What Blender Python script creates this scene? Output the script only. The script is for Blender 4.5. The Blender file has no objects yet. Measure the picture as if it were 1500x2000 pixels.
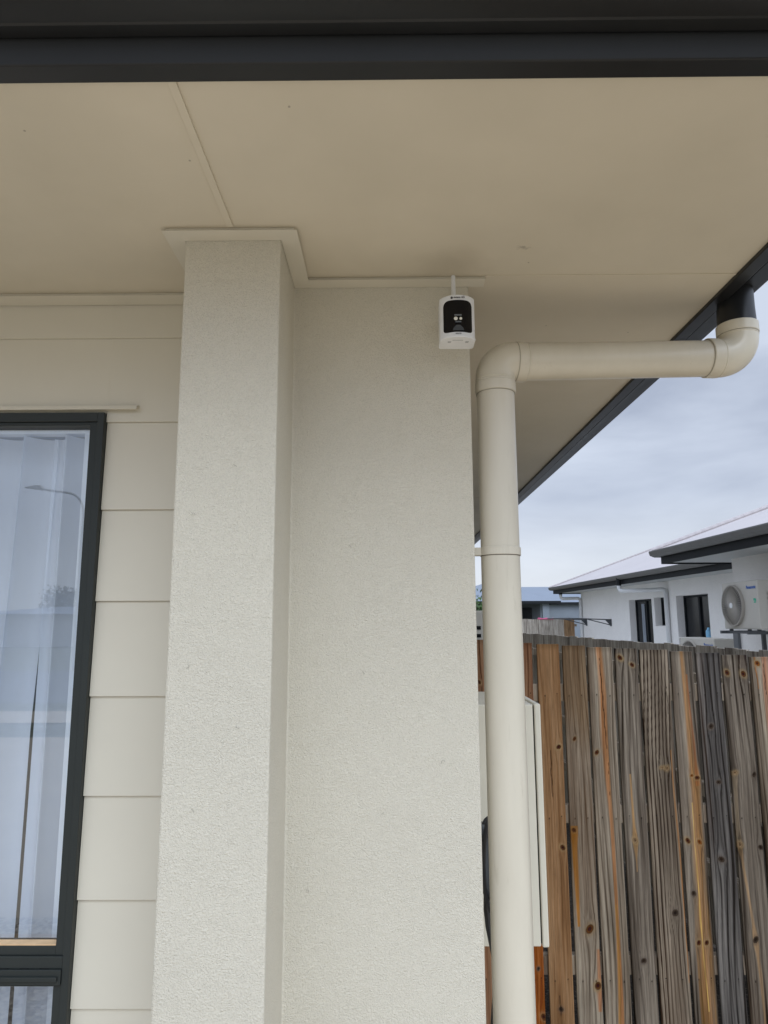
import bpy, bmesh, math, random
import numpy as np
from mathutils import Vector, Matrix, Euler
rad = math.radians
S = bpy.context.scene
C = S.collection
E = 1.75                                  # eye height; heights below are often written E + height above the eye

# ------------------------------------------------------------------ camera
cam_d = bpy.data.cameras.new('camera'); cam = bpy.data.objects.new('camera', cam_d); C.objects.link(cam)
cam_d.sensor_fit = 'VERTICAL'; cam_d.sensor_height = 24.0; cam_d.lens = 1339.0 / 2000.0 * 24.0
cam_d.clip_start = 0.02; cam_d.clip_end = 5000
p_, y_, r_ = rad(9.04), rad(-0.43), rad(-0.21)
fw = Vector((math.sin(y_) * math.cos(p_), math.cos(y_) * math.cos(p_), math.sin(p_)))
rt0 = Vector((math.cos(y_), -math.sin(y_), 0)); up0 = rt0.cross(fw)
rt = rt0 * math.cos(r_) + up0 * math.sin(r_); up = -rt0 * math.sin(r_) + up0 * math.cos(r_)
cam.matrix_world = Matrix(((rt.x, up.x, -fw.x, 0), (rt.y, up.y, -fw.y, 0), (rt.z, up.z, -fw.z, E), (0, 0, 0, 1)))
S.camera = cam

# ------------------------------------------------------------------ light
SUN_EL, SUN_AZ = rad(40), rad(160)        # azimuth clockwise from +Y: behind the camera, a little to the right
sun_dir = Vector((math.sin(SUN_AZ) * math.cos(SUN_EL), math.cos(SUN_AZ) * math.cos(SUN_EL), math.sin(SUN_EL)))
sd = bpy.data.lights.new('sun', 'SUN'); sd.energy = 1.0; sd.angle = rad(32); sd.color = (0.87, 0.955, 1.0)
so = bpy.data.objects.new('sun', sd); C.objects.link(so)
so.rotation_euler = sun_dir.to_track_quat('Z', 'Y').to_euler()

W = bpy.data.worlds.new('World'); S.world = W; W.use_nodes = True
nt = W.node_tree; nt.nodes.clear()
def N(t, **k):
    n = nt.nodes.new(t)
    for a, b in k.items(): setattr(n, a, b)
    return n
L = lambda a, b: nt.links.new(a, b)
out = N('ShaderNodeOutputWorld'); bg = N('ShaderNodeBackground'); L(bg.outputs[0], out.inputs[0])
sky = N('ShaderNodeTexSky'); sky.sky_type = 'NISHITA'; sky.sun_disc = False; sky.sun_elevation = SUN_EL; sky.sun_rotation = SUN_AZ
tc = N('ShaderNodeTexCoord'); mp = N('ShaderNodeMapping'); mp.inputs['Scale'].default_value = (1, 1, 3.2); mp.inputs['Location'].default_value = (3.1, 1.7, 0.4)
L(tc.outputs['Generated'], mp.inputs[0])
nz = N('ShaderNodeTexNoise'); nz.inputs['Scale'].default_value = 2.6; nz.inputs['Detail'].default_value = 5; nz.inputs['Roughness'].default_value = 0.52; nz.inputs['Distortion'].default_value = 0.25
L(mp.outputs[0], nz.inputs['Vector'])
cr = N('ShaderNodeValToRGB'); L(nz.outputs['Fac'], cr.inputs[0])
cr.color_ramp.elements[0].position = 0.36; cr.color_ramp.elements[0].color = (0.45, 0.505, 0.62, 1)
cr.color_ramp.elements[1].position = 0.64; cr.color_ramp.elements[1].color = (0.68, 0.745, 0.86, 1)
# whiter towards the horizon
sep = N('ShaderNodeSeparateXYZ'); L(tc.outputs['Generated'], sep.inputs[0])
hr = N('ShaderNodeMapRange'); hr.inputs['From Min'].default_value = 0.0; hr.inputs['From Max'].default_value = 0.17; hr.inputs['To Min'].default_value = 0.85; hr.inputs['To Max'].default_value = 0.0
L(sep.outputs['Z'], hr.inputs['Value'])
mxh = N('ShaderNodeMix'); mxh.data_type = 'RGBA'; L(hr.outputs[0], mxh.inputs['Factor']); L(cr.outputs[0], mxh.inputs['A']); mxh.inputs['B'].default_value = (0.93, 0.96, 0.98, 1)
# cloud brightening round the hidden sun
dt = N('ShaderNodeVectorMath', operation='DOT_PRODUCT'); L(tc.outputs['Generated'], dt.inputs[0]); dt.inputs[1].default_value = sun_dir
gl = N('ShaderNodeMapRange'); gl.inputs['From Min'].default_value = -0.1; gl.inputs['From Max'].default_value = 1.0; gl.inputs['To Min'].default_value = 1.0; gl.inputs['From Min'].default_value = 0.0; gl.inputs['To Min'].default_value = 0.0; gl.inputs['To Max'].default_value = 1.7
L(dt.outputs['Value'], gl.inputs['Value'])
g2 = N('ShaderNodeMapRange'); g2.interpolation_type = 'SMOOTHSTEP'; g2.inputs['From Min'].default_value = 0.02; g2.inputs['From Max'].default_value = 0.35; L(sep.outputs['Z'], g2.inputs['Value'])
g3 = N('ShaderNodeMath', operation='MULTIPLY_ADD'); L(gl.outputs[0], g3.inputs[0]); L(g2.outputs[0], g3.inputs[1]); g3.inputs[2].default_value = 1.0
# overcast sky is brighter overhead
gz_ = N('ShaderNodeMapRange'); gz_.inputs['From Min'].default_value = 0.55; gz_.inputs['From Max'].default_value = 1.0; gz_.inputs['To Min'].default_value = 0; gz_.inputs['To Max'].default_value = 1.0; L(sep.outputs['Z'], gz_.inputs['Value'])
g4 = N('ShaderNodeMath', operation='ADD'); L(g3.outputs[0], g4.inputs[0]); L(gz_.outputs[0], g4.inputs[1])
ml = N('ShaderNodeVectorMath', operation='SCALE'); L(mxh.outputs['Result'], ml.inputs[0]); L(g4.outputs[0], ml.inputs['Scale'])
sk = N('ShaderNodeVectorMath', operation='SCALE'); L(sky.outputs[0], sk.inputs[0]); sk.inputs['Scale'].default_value = 0.08
mt_ = N('ShaderNodeVectorMath', operation='MULTIPLY'); L(ml.outputs[0], mt_.inputs[0]); mt_.inputs[1].default_value = (0.99, 1.0, 1.025)
mx = N('ShaderNodeMix'); mx.data_type = 'RGBA'; mx.inputs['Factor'].default_value = 0.93; L(sk.outputs[0], mx.inputs['A']); L(mt_.outputs[0], mx.inputs['B'])
L(mx.outputs['Result'], bg.inputs['Color']); bg.inputs['Strength'].default_value = 1.0

S.view_settings.view_transform = 'Standard'; S.view_settings.look = 'None'; S.view_settings.gamma = 1
S.view_settings.exposure = 0.0
S.cycles.max_bounces = 10; S.cycles.diffuse_bounces = 6; S.cycles.transparent_max_bounces = 12

# ------------------------------------------------------------------ materials
def lin(c): return tuple((v / 12.92 if v <= .04045 else ((v + .055) / 1.055) ** 2.4) for v in c)
def srgb(r, g, b): return lin((r / 255, g / 255, b / 255))

class M:
    """a principled material with optional noise in colour and bump"""
    def __init__(s, name, col, rough=.7, metal=0, spec=.5, coat=0):
        s.m = bpy.data.materials.new(name); s.m.use_nodes = True; s.t = s.m.node_tree
        s.b = s.t.nodes['Principled BSDF']
        s.b.inputs['Base Color'].default_value = (*col, 1); s.b.inputs['Roughness'].default_value = rough
        s.b.inputs['Metallic'].default_value = metal; s.b.inputs['Specular IOR Level'].default_value = spec
        s.b.inputs['Coat Weight'].default_value = coat
        s.col = col; s.co = None; s.bump = None; s.csock = None
    def n(s, t, **k):
        n = s.t.nodes.new(t)
        for a, b in k.items(): setattr(n, a, b)
        return n
    def l(s, a, b): s.t.links.new(a, b)
    def coord(s, scale=(1, 1, 1), kind='Object', rnd=False):
        tc = s.n('ShaderNodeTexCoord'); mp = s.n('ShaderNodeMapping'); mp.inputs['Scale'].default_value = scale
        s.l(tc.outputs[kind], mp.inputs[0])
        if rnd:
            oi = s.n('ShaderNodeObjectInfo'); vm = s.n('ShaderNodeVectorMath', operation='SCALE'); vm.inputs[0].default_value = (37, 11, 53)
            s.l(oi.outputs['Random'], vm.inputs['Scale']); s.l(vm.outputs[0], mp.inputs['Location'])
        return mp.outputs[0]
    def noise(s, scale, detail=4, rough=.55, vec=None, dist=0):
        n = s.n('ShaderNodeTexNoise'); n.inputs['Scale'].default_value = scale; n.inputs['Detail'].default_value = detail
        n.inputs['Roughness'].default_value = rough; n.inputs['Distortion'].default_value = dist
        s.l(vec if vec is not None else s.coord(), n.inputs['Vector']); return n.outputs['Fac']
    def ramp(s, fac, stops):
        r = s.n('ShaderNodeValToRGB'); e = r.color_ramp.elements
        while len(e) < len(stops): e.new(.5)
        for i, (p, c) in enumerate(stops): e[i].position = p; e[i].color = (*c, 1) if len(c) == 3 else c
        s.l(fac, r.inputs[0]); return r.outputs[0]
    def mix(s, fac, a, b, blend='MIX'):
        m = s.n('ShaderNodeMix'); m.data_type = 'RGBA'; m.blend_type = blend
        for v, i in ((fac, 'Factor'), (a, 'A'), (b, 'B')):
            if hasattr(v, 'links'): s.l(v, m.inputs[i])
            elif i == 'Factor': m.inputs[i].default_value = v
            else: m.inputs[i].default_value = (*v, 1)
        return m.outputs['Result']
    def setcol(s, sock): s.l(sock, s.b.inputs['Base Color']); s.csock = sock; return s
    def setbump(s, h, strength, dist=.001):
        b = s.n('ShaderNodeBump'); b.inputs['Strength'].default_value = strength; b.inputs['Distance'].default_value = dist
        s.l(h, b.inputs['Height'])
        if s.bump: s.l(s.bump, b.inputs['Normal'])
        s.l(b.outputs[0], s.b.inputs['Normal']); s.bump = b.outputs[0]; return s
    def vary(s, scale, amt, vec=None):
        f = s.noise(scale, 4, .6, vec)
        c = s.col
        s.setcol(s.ramp(f, [(.3, tuple(v * (1 - amt) for v in c)), (.7, tuple(min(1, v * (1 + amt)) for v in c))])); return s

BEIGE = (0.655, 0.618, 0.522)
# acrylic texture render: fine rounded trowelled bumps
def render_mat(name, col, k=1.0, strength=1.05):
    m = M(name, col, .82, spec=.25)
    v = m.coord((1, 1, 1))
    vo = m.n('ShaderNodeTexVoronoi'); vo.feature = 'SMOOTH_F1'; vo.inputs['Scale'].default_value = 330 * k; vo.inputs['Smoothness'].default_value = .6
    dn = m.n('ShaderNodeTexNoise'); dn.inputs['Scale'].default_value = 200 * k; dn.inputs['Detail'].default_value = 3
    m.l(v, dn.inputs['Vector'])
    ad = m.n('ShaderNodeMix'); ad.data_type = 'VECTOR'; ad.inputs['Factor'].default_value = .009 / k
    m.l(v, ad.inputs[4]); m.l(dn.outputs['Color'], ad.inputs[5]); m.l(ad.outputs[1], vo.inputs['Vector'])
    m.setbump(vo.outputs['Distance'], strength, .0016 / k)
    m.setbump(m.noise(480 * k, 3, .6, v), strength * .8, .0011 / k)
    m.setbump(m.noise(22 * k, 3, .5, v), .35, .004 / k)
    a = m.noise(3.2, 6, .65, v)
    c1 = m.ramp(a, [(.3, tuple(x * .93 for x in col)), (.7, tuple(x * 1.04 for x in col))])
    g = m.noise(380 * k, 2, .6, v)
    c2 = m.mix(.5, c1, m.ramp(g, [(.33, tuple(x * .80 for x in col)), (.5, col), (.75, tuple(min(1, x * 1.07) for x in col))]))  # fine speckle puts the shading contrast of the grain into the colour
    return m.setcol(c2)
m_render = render_mat('beige_texture_render', BEIGE)
m_paint = M('beige_paint', BEIGE, .5, spec=.4).vary(3, .02)
m_trim = M('beige_trim_paint', tuple(v * .97 for v in BEIGE), .5, spec=.4).vary(4, .03)
m_clad = M('beige_board_paint', tuple(v * .98 for v in BEIGE), .45, spec=.4).vary(2.3, .025)
_v = m_clad.coord((1, 1, .6)); _q = m_clad.noise(26, 6, .75, _v, 1.5)
m_clad.setcol(m_clad.mix(m_clad.ramp(_q, [(.70, (0, 0, 0)), (.76, (.35, .35, .35))]), m_clad.csock, (.42, .38, .30))); m_clad.setbump(m_clad.noise(3, 2), .3, .006)
m_soffit = M('soffit_paint', tuple(v * .97 for v in (0.65, 0.59, 0.47)), .6, spec=.3)
_v = m_soffit.coord()
_a = m_soffit.noise(1.3, 5, .6, _v)
_c = m_soffit.ramp(_a, [(.32, (.575, .525, .42)), (.68, (.67, .61, .495))])
# a small scuff on the soffit sheet
_d = m_soffit.n('ShaderNodeVectorMath', operation='SUBTRACT'); m_soffit.l(_v, _d.inputs[0]); _d.inputs[1].default_value = (.303, 1.435, E + .83)
_s = m_soffit.n('ShaderNodeVectorMath', operation='MULTIPLY'); m_soffit.l(_d.outputs[0], _s.inputs[0]); _s.inputs[1].default_value = (48, 110, 1)
_ln = m_soffit.n('ShaderNodeVectorMath', operation='LENGTH'); m_soffit.l(_s.outputs[0], _ln.inputs[0])
_nn = m_soffit.noise(120, 3, .6, _v)
_ad = m_soffit.n('ShaderNodeMath', operation='MULTIPLY_ADD'); m_soffit.l(_nn, _ad.inputs[0]); _ad.inputs[1].default_value = 2.4; m_soffit.l(_ln.outputs['Value'], _ad.inputs[2])
_f = m_soffit.n('ShaderNodeMapRange'); _f.inputs['From Min'].default_value = 1.55; _f.inputs['From Max'].default_value = 2.1; _f.inputs['To Min'].default_value = .55; _f.inputs['To Max'].default_value = 0
m_soffit.l(_ad.outputs[0], _f.inputs['Value'])
_d2 = m_soffit.n('ShaderNodeVectorMath', operation='SUBTRACT'); m_soffit.l(_v, _d2.inputs[0]); _d2.inputs[1].default_value = (.155, 1.50, E + .83)  # second, broader soft dark patch above the security camera
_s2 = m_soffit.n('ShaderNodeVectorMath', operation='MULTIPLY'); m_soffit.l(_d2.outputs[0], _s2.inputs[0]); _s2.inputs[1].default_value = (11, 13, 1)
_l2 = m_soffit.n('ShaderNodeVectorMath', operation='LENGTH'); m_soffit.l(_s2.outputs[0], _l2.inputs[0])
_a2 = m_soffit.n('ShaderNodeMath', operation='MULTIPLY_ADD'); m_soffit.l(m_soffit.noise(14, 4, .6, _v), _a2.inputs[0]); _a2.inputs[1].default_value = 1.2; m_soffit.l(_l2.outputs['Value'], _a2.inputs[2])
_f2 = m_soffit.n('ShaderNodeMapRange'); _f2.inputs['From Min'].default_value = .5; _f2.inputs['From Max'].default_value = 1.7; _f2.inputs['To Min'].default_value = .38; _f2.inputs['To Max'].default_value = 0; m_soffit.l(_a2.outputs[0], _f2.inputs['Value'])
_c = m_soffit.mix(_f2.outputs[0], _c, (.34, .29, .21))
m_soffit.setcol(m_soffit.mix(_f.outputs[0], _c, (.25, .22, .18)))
m_soffit.setbump(m_soffit.noise(2.1, 3, .5, _v), .8, .022)
m_fascia = M('dark_grey_steel', (0.014, 0.015, 0.0165), .36, spec=.36).vary(5, .12)
m_frame = M('charcoal_aluminium', (0.026, 0.031, 0.030), .45, spec=.28).vary(6, .08)
m_pvc = M('beige_pvc', (0.62, 0.575, 0.47), .30, spec=.5)
_v = m_pvc.coord((1, 1, .25)); _a = m_pvc.noise(14, 5, .6, _v)
m_pvc.setcol(m_pvc.ramp(_a, [(.3, (.60, .555, .455)), (.7, (.65, .605, .50))]))
_q = m_pvc.noise(30, 6, .75, m_pvc.coord((1, 1, .12)), 1.2); m_pvc.setcol(m_pvc.mix(m_pvc.ramp(_q, [(.60, (0, 0, 0)), (.74, (.4, .4, .4))]), m_pvc.csock, (.40, .355, .26)))
m_pvc.setbump(m_pvc.noise(25, 3, .5, _v), .06, .002)
m_groove = M('dark_joint_sealant', (.12, .105, .085), .8)  # dark brown tone of the pipe joint and the bristles
m_nailp = M('painted_nail', (.40, .36, .29), .7)
m_pjoint = M('pipe_joint', (.34, .31, .25), .7)
m_dark = M('dark_void', (.012, .012, .013), .9, spec=.1)
m_white = M('white_plastic', (.74, .75, .76), .35, spec=.5).vary(40, .02)
m_blackgloss = M('black_gloss', (.003, .003, .005), .12, spec=.25)
m_blackpl = M('black_plastic', (.02, .02, .022), .45)
m_greypl = M('grey_plastic', (.12, .13, .14), .45)
m_lens = M('lens_light', (.75, .74, .66), .2)
m_ink = M('dark_ink', (.03, .03, .035), .6)
m_boxp = M('meter_box_powdercoat', (0.68, 0.645, 0.54), .4, spec=.4).vary(8, .03)
m_tan = M('raw_timber_sill', (.62, .42, .24), .7).vary(30, .12)
m_nail = M('rusty_nail', (.03, .024, .02), .7)
m_concrete = M('concrete', (.60, .485, .345), .9).vary(1.5, .1); m_concrete.setbump(m_concrete.noise(60, 4), .3, .003)
m_asphalt = M('asphalt', (.20, .20, .20), .9).vary(3, .2)
m_grass = M('grass', (.19, .19, .13), .95).vary(4, .4); m_grass.setbump(m_grass.noise(90, 4), .6, .02)
m_yard = M('pale_bounce_yard', (.66, .66, .64), .9).vary(3, .1)  # unseen pale ground, added to bounce light onto the neighbour wall
m_soil = M('soil', (.05, .038, .028), .95)
_v = m_soil.coord(); _a = m_soil.noise(70, 4, .7, _v); m_soil.setcol(m_soil.ramp(_a, [(.4, (.02, .016, .012)), (.58, (.06, .045, .032)), (.72, (.22, .19, .16))])); m_soil.setbump(_a, .8, .02)
m_gravel = M('gravel', (.3, .29, .28), .9)
_v = m_gravel.coord(); _vo = m_gravel.n('ShaderNodeTexVoronoi'); _vo.inputs['Scale'].default_value = 45; m_gravel.l(_v, _vo.inputs['Vector'])
m_gravel.setcol(m_gravel.ramp(_vo.outputs['Color'], [(.2, (.26, .20, .14)), (.8, (.68, .58, .45))])); m_gravel.setbump(_vo.outputs['Distance'], .8, .02)
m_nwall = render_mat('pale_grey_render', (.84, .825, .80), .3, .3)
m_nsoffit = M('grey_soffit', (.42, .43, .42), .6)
m_nfascia = M('dark_fascia', (.016, .018, .020), .6, spec=.15)
m_ngutter = M('grey_brown_gutter', (.115, .112, .105), .5, spec=.3).vary(6, .06)
m_droof = M('dark_blind_glass', (.008, .010, .012), .25, spec=.25)
m_npipe = M('white_pipe', (.62, .63, .63), .4)
m_dbracket = M('dark_bracket', (.06, .065, .07), .5)
m_ac = M('ac_casing', (.50, .475, .42), .5).vary(20, .02)
m_acgrille = M('ac_grille', (.33, .305, .265), .5)
m_blue = M('logo_blue', (.02, .10, .35), .5); m_green = M('label_green', (.02, .40, .24), .5)
m_pink = M('pink_cloth', (.75, .16, .30), .9).vary(30, .15)
m_bottle = M('pale_blue_plastic', (.25, .55, .8), .3)
m_lamp = M('galvanised_steel', (.30, .31, .32), .5)
m_gwall = M('grey_wall', (.22, .25, .29), .8).vary(2, .06)
m_gdark = M('shaded_patio_wall', (.10, .11, .125), .8)  # patio shade put into the colour, a darker copy of the grey wall

def roof_mat(name, col, bandw=.076):
    m = M(name, col, .45, spec=.4)
    w = m.n('ShaderNodeTexWave'); w.wave_type = 'BANDS'; w.bands_direction = 'X'; w.inputs['Scale'].default_value = 1 / bandw * .314
    m.l(m.coord(), w.inputs['Vector']); m.setbump(w.outputs['Fac'], .35, .01)
    return m.vary(1.2, .04)
m_roofw = roof_mat('pale_steel_roof', (.55, .505, .50)); m_roofb = roof_mat('blue_grey_steel_roof', (.20, .235, .29))

# window glass: clear, slightly tinted pane with a strong solar-film reflection
def glass_mat(name, refl, tint):
    m = bpy.data.materials.new(name); m.use_nodes = True; t = m.node_tree; t.nodes.clear()
    o = t.nodes.new('ShaderNodeOutputMaterial'); mx = t.nodes.new('ShaderNodeMixShader')
    tr = t.nodes.new('ShaderNodeBsdfTransparent'); tr.inputs[0].default_value = (*tint, 1)
    gl = t.nodes.new('ShaderNodeBsdfGlossy'); gl.inputs['Roughness'].default_value = .004; gl.inputs['Color'].default_value = (.92, .96, 1, 1)
    lw = t.nodes.new('ShaderNodeLayerWeight'); lw.inputs['Blend'].default_value = .35
    mr = t.nodes.new('ShaderNodeMapRange'); mr.inputs['To Min'].default_value = refl; mr.inputs['To Max'].default_value = 1
    t.links.new(lw.outputs['Fresnel'], mr.inputs['Value']); mr.inputs['From Min'].default_value = .05
    t.links.new(mr.outputs[0], mx.inputs[0]); t.links.new(tr.outputs[0], mx.inputs[1]); t.links.new(gl.outputs[0], mx.inputs[2]); t.links.new(mx.outputs[0], o.inputs[0])
    class G: pass
    g = G(); g.m = m; return g
m_glass = glass_mat('reflective_window_glass', .15, (.90, .94, .98))

def curtain_mat(name, col, trans, sheer=0):
    m = M(name, col, .9, spec=.1)
    t = m.n('ShaderNodeBsdfTranslucent'); t.inputs[0].default_value = (*col, 1)
    mx = m.n('ShaderNodeMixShader'); mx.inputs[0].default_value = trans
    tp = m.n('ShaderNodeBsdfTransparent'); m2 = m.n('ShaderNodeMixShader'); m2.inputs[0].default_value = sheer
    o = m.t.nodes['Material Output']; m.l(m.b.outputs[0], mx.inputs[1]); m.l(t.outputs[0], mx.inputs[2])
    m.l(mx.outputs[0], m2.inputs[1]); m.l(tp.outputs[0], m2.inputs[2]); m.l(m2.outputs[0], o.inputs[0])
    v = m.coord((1, 1, .12)); m.setbump(m.noise(90, 3, .6, v), .2, .002)
    return m
m_curtain = curtain_mat('sheer_curtain', (.86, .90, .97), .15, .16)
m_hem = curtain_mat('curtain_hem', (.90, .93, .97), .1)

# procedural weathered paling (background fences)
def paling_mat(name, stops):
    m = M(name, (.2, .18, .15), .9, spec=.15)
    v = m.coord((1, 1, .035), rnd=True)
    g = m.noise(60, 5, .65, v, .4); w = m.noise(14, 3, .6, m.coord((1, 1, .25), rnd=True))
    ad = m.n('ShaderNodeMath', operation='MULTIPLY_ADD'); m.l(w, ad.inputs[0]); ad.inputs[1].default_value = .45; ad.inputs[2].default_value = -.22
    a2 = m.n('ShaderNodeMath', operation='ADD'); m.l(g, a2.inputs[0]); m.l(ad.outputs[0], a2.inputs[1])
    oi = m.n('ShaderNodeObjectInfo'); a3 = m.n('ShaderNodeMath', operation='MULTIPLY_ADD'); m.l(oi.outputs['Random'], a3.inputs[0]); a3.inputs[1].default_value = .16; a3.inputs[2].default_value = -.08
    a4 = m.n('ShaderNodeMath', operation='ADD'); m.l(a2.outputs[0], a4.inputs[0]); m.l(a3.outputs[0], a4.inputs[1])
    m.setcol(m.ramp(a4.outputs[0], stops)); m.setbump(g, .5, .003); return m
m_paling = paling_mat('weathered_grey_paling', [(.3, (.13, .11, .09)), (.45, (.29, .255, .215)), (.6, (.42, .38, .325)), (.75, (.52, .48, .42))])
m_palingbr = paling_mat('brown_paling', [(.3, (.10, .06, .035)), (.5, (.26, .16, .085)), (.75, (.38, .25, .14))])
m_rail = paling_mat('fence_rail_timber', [(.3, (.14, .10, .07)), (.6, (.40, .33, .25)), (.8, (.62, .56, .48))])
# vertex-painted timber (close palings)
m_wood = M('pine_paling', (.3, .25, .2), .85, spec=.2)
_at = m_wood.n('ShaderNodeAttribute'); _at.attribute_name = 'Col'
_v = m_wood.coord((1, 1, .03), rnd=True); _g = m_wood.noise(300, 4, .7, _v)
m_wood.setcol(m_wood.mix(.75, _at.outputs['Color'], m_wood.ramp(_g, [(.35, (.62, .62, .62)), (.65, (1.25, 1.25, 1.25))]), 'MULTIPLY')); m_wood.setbump(_g, .35, .0012)

def leaf_mat(name, a, b):
    m = M(name, a, .6, spec=.3)
    oi = m.noise(3.5, 3, .6); m.setcol(m.ramp(oi, [(.35, a), (.65, b)])); return m
m_leaf = leaf_mat('leaves', (.025, .05, .015), (.07, .13, .03)); m_bark = M('bark', (.1, .08, .06), .9).vary(20, .3)

# ------------------------------------------------------------------ mesh helpers
class MB:
    def __init__(s): s.v = []; s.f = []
    def add(s, vs, fs):
        k = len(s.v); s.v += [tuple(v) for v in vs]; s.f += [tuple(i + k for i in f) for f in fs]; return s
    def box(s, a, b, rot=None, piv=None):
        (x0, y0, z0), (x1, y1, z1) = a, b
        vs = [Vector(p) for p in ((x0, y0, z0), (x1, y0, z0), (x1, y1, z0), (x0, y1, z0), (x0, y0, z1), (x1, y0, z1), (x1, y1, z1), (x0, y1, z1))]
        if rot:
            R = Euler(rot).to_matrix(); pv = Vector(piv) if piv else (vs[0] + vs[6]) / 2; vs = [R @ (v - pv) + pv for v in vs]
        return s.add(vs, [(0, 3, 2, 1), (4, 5, 6, 7), (0, 1, 5, 4), (1, 2, 6, 5), (2, 3, 7, 6), (3, 0, 4, 7)])
    def prism(s, poly, axis, a, b):
        """extrude a 2D polygon along axis between a and b (axis 'x': poly=(y,z); 'y': (x,z); 'z': (x,y))"""
        n = len(poly)
        def P(u, w, t): return {'x': (t, u, w), 'y': (u, t, w), 'z': (u, w, t)}[axis]
        vs = [P(u, w, a) for u, w in poly] + [P(u, w, b) for u, w in poly]
        fs = [tuple(range(n)), tuple(range(2 * n - 1, n - 1, -1))] + [(i, (i + 1) % n, n + (i + 1) % n, n + i) for i in range(n)]
        return s.add(vs, fs)
    def tube(s, pts, r, n=24, cap=True, rs=None):
        pts = [Vector(p) for p in pts]; rings = []
        ref = Vector((0, 0, 1))
        d0 = (pts[1] - pts[0]).normalized()
        if abs(d0.dot(ref)) > .9: ref = Vector((0, 1, 0))
        u = d0.cross(ref).normalized(); vs = []
        for i, p in enumerate(pts):
            if i == 0: d = pts[1] - p
            elif i == len(pts) - 1: d = p - pts[-2]
            else: d = (pts[i + 1] - p).normalized() + (p - pts[i - 1]).normalized()
            d.normalize(); u = (u - d * u.dot(d)).normalized(); w = d.cross(u)
            rr = rs[i] if rs else r
            vs += [p + (u * math.cos(2 * math.pi * k / n) + w * math.sin(2 * math.pi * k / n)) * rr for k in range(n)]
        fs = []
        for i in range(len(pts) - 1):
            for k in range(n): fs.append((i * n + k, i * n + (k + 1) % n, (i + 1) * n + (k + 1) % n, (i + 1) * n + k))
        if cap: fs += [tuple(range(n - 1, -1, -1)), tuple(range((len(pts) - 1) * n, len(pts) * n))]
        return s.add(vs, fs)
    def sweep(s, path, prof):
        """mitred sweep in plan of a closed profile [(offset to the right of travel, z)] along an open path [(x,y)]"""
        n = len(prof); P = [Vector(p) for p in path]; vs = []
        for i, p in enumerate(P):
            def nr(a, b): d = (b - a).normalized(); return Vector((d.y, -d.x))
            if i == 0: m = nr(P[0], P[1]); k = 1
            elif i == len(P) - 1: m = nr(P[-2], P[-1]); k = 1
            else:
                a = nr(P[i - 1], p); b = nr(p, P[i + 1]); m = (a + b).normalized(); k = 1 / m.dot(a)
            vs += [(p.x + m.x * o * k, p.y + m.y * o * k, z) for o, z in prof]
        fs = []
        for i in range(len(P) - 1):
            for k in range(n): fs.append((i * n + k, i * n + (k + 1) % n, (i + 1) * n + (k + 1) % n, (i + 1) * n + k))
        fs += [tuple(range(n - 1, -1, -1)), tuple(range((len(P) - 1) * n, len(P) * n))]
        return s.add(vs, fs)
    def xf(s, mat):
        s.v = [tuple(mat @ Vector(v)) for v in s.v]; return s
    def build(s, name, mat, parent=None, bevel=0, smooth=False, seg=2):
        me = bpy.data.meshes.new(name); me.from_pydata(s.v, [], s.f)
        bm = bmesh.new(); bm.from_mesh(me); bmesh.ops.recalc_face_normals(bm, faces=bm.faces); bm.to_mesh(me); bm.free()
        o = bpy.data.objects.new(name, me); C.objects.link(o); me.materials.append(mat.m)
        if smooth:
            me.polygons.foreach_set('use_smooth', [True] * len(me.polygons))
            try: me.set_sharp_from_angle(angle=rad(35))
            except Exception: pass
        if bevel:
            b = o.modifiers.new('bevel', 'BEVEL'); b.width = bevel; b.segments = seg; b.limit_method = 'ANGLE'; b.angle_limit = rad(40)
        if parent: put(o, parent)
        return o
def put(o, parent):
    """parent o (built in world coordinates) keeping its place"""
    o.parent = parent; o.matrix_parent_inverse = world(parent).inverted()
def world(o):
    m = o.matrix_basis.copy()
    if o.parent: m = world(o.parent) @ o.matrix_parent_inverse @ m
    return m
def tag(o, label=None, cat=None, group=None, kind=None):
    for k, v in (('label', label), ('category', cat), ('group', group), ('kind', kind)):
        if v: o[k] = v
    return o
def thing(name, loc, label, cat, group=None, rz=0):
    o = bpy.data.objects.new(name, None); C.objects.link(o); o.location = loc; o.rotation_euler = (0, 0, rz); o.empty_display_size = .1
    return tag(o, label, cat, group)
def text_mesh(txt, size, mat, name, parent, mw, depth=.0004, bold=0):
    cu = bpy.data.curves.new(name, 'FONT'); cu.body = txt; cu.size = size; cu.extrude = depth; cu.offset = bold; cu.align_x = 'CENTER'; cu.align_y = 'CENTER'
    to = bpy.data.objects.new(name + '_src', cu); C.objects.link(to)
    bpy.context.view_layer.update()
    me = bpy.data.meshes.new_from_object(to.evaluated_get(bpy.context.evaluated_depsgraph_get()))
    bpy.data.objects.remove(to); me.transform(mw); me.materials.clear(); me.materials.append(mat.m)
    o = bpy.data.objects.new(name, me); C.objects.link(o)
    if parent: put(o, parent)
    return o
def arc(c, r, a0, a1, n, plane='xz'):
    pts = []
    for i in range(n + 1):
        a = a0 + (a1 - a0) * i / n; u, w = r * math.cos(a), r * math.sin(a)
        pts.append((c[0] + u, c[1], c[2] + w))
    return pts

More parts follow.
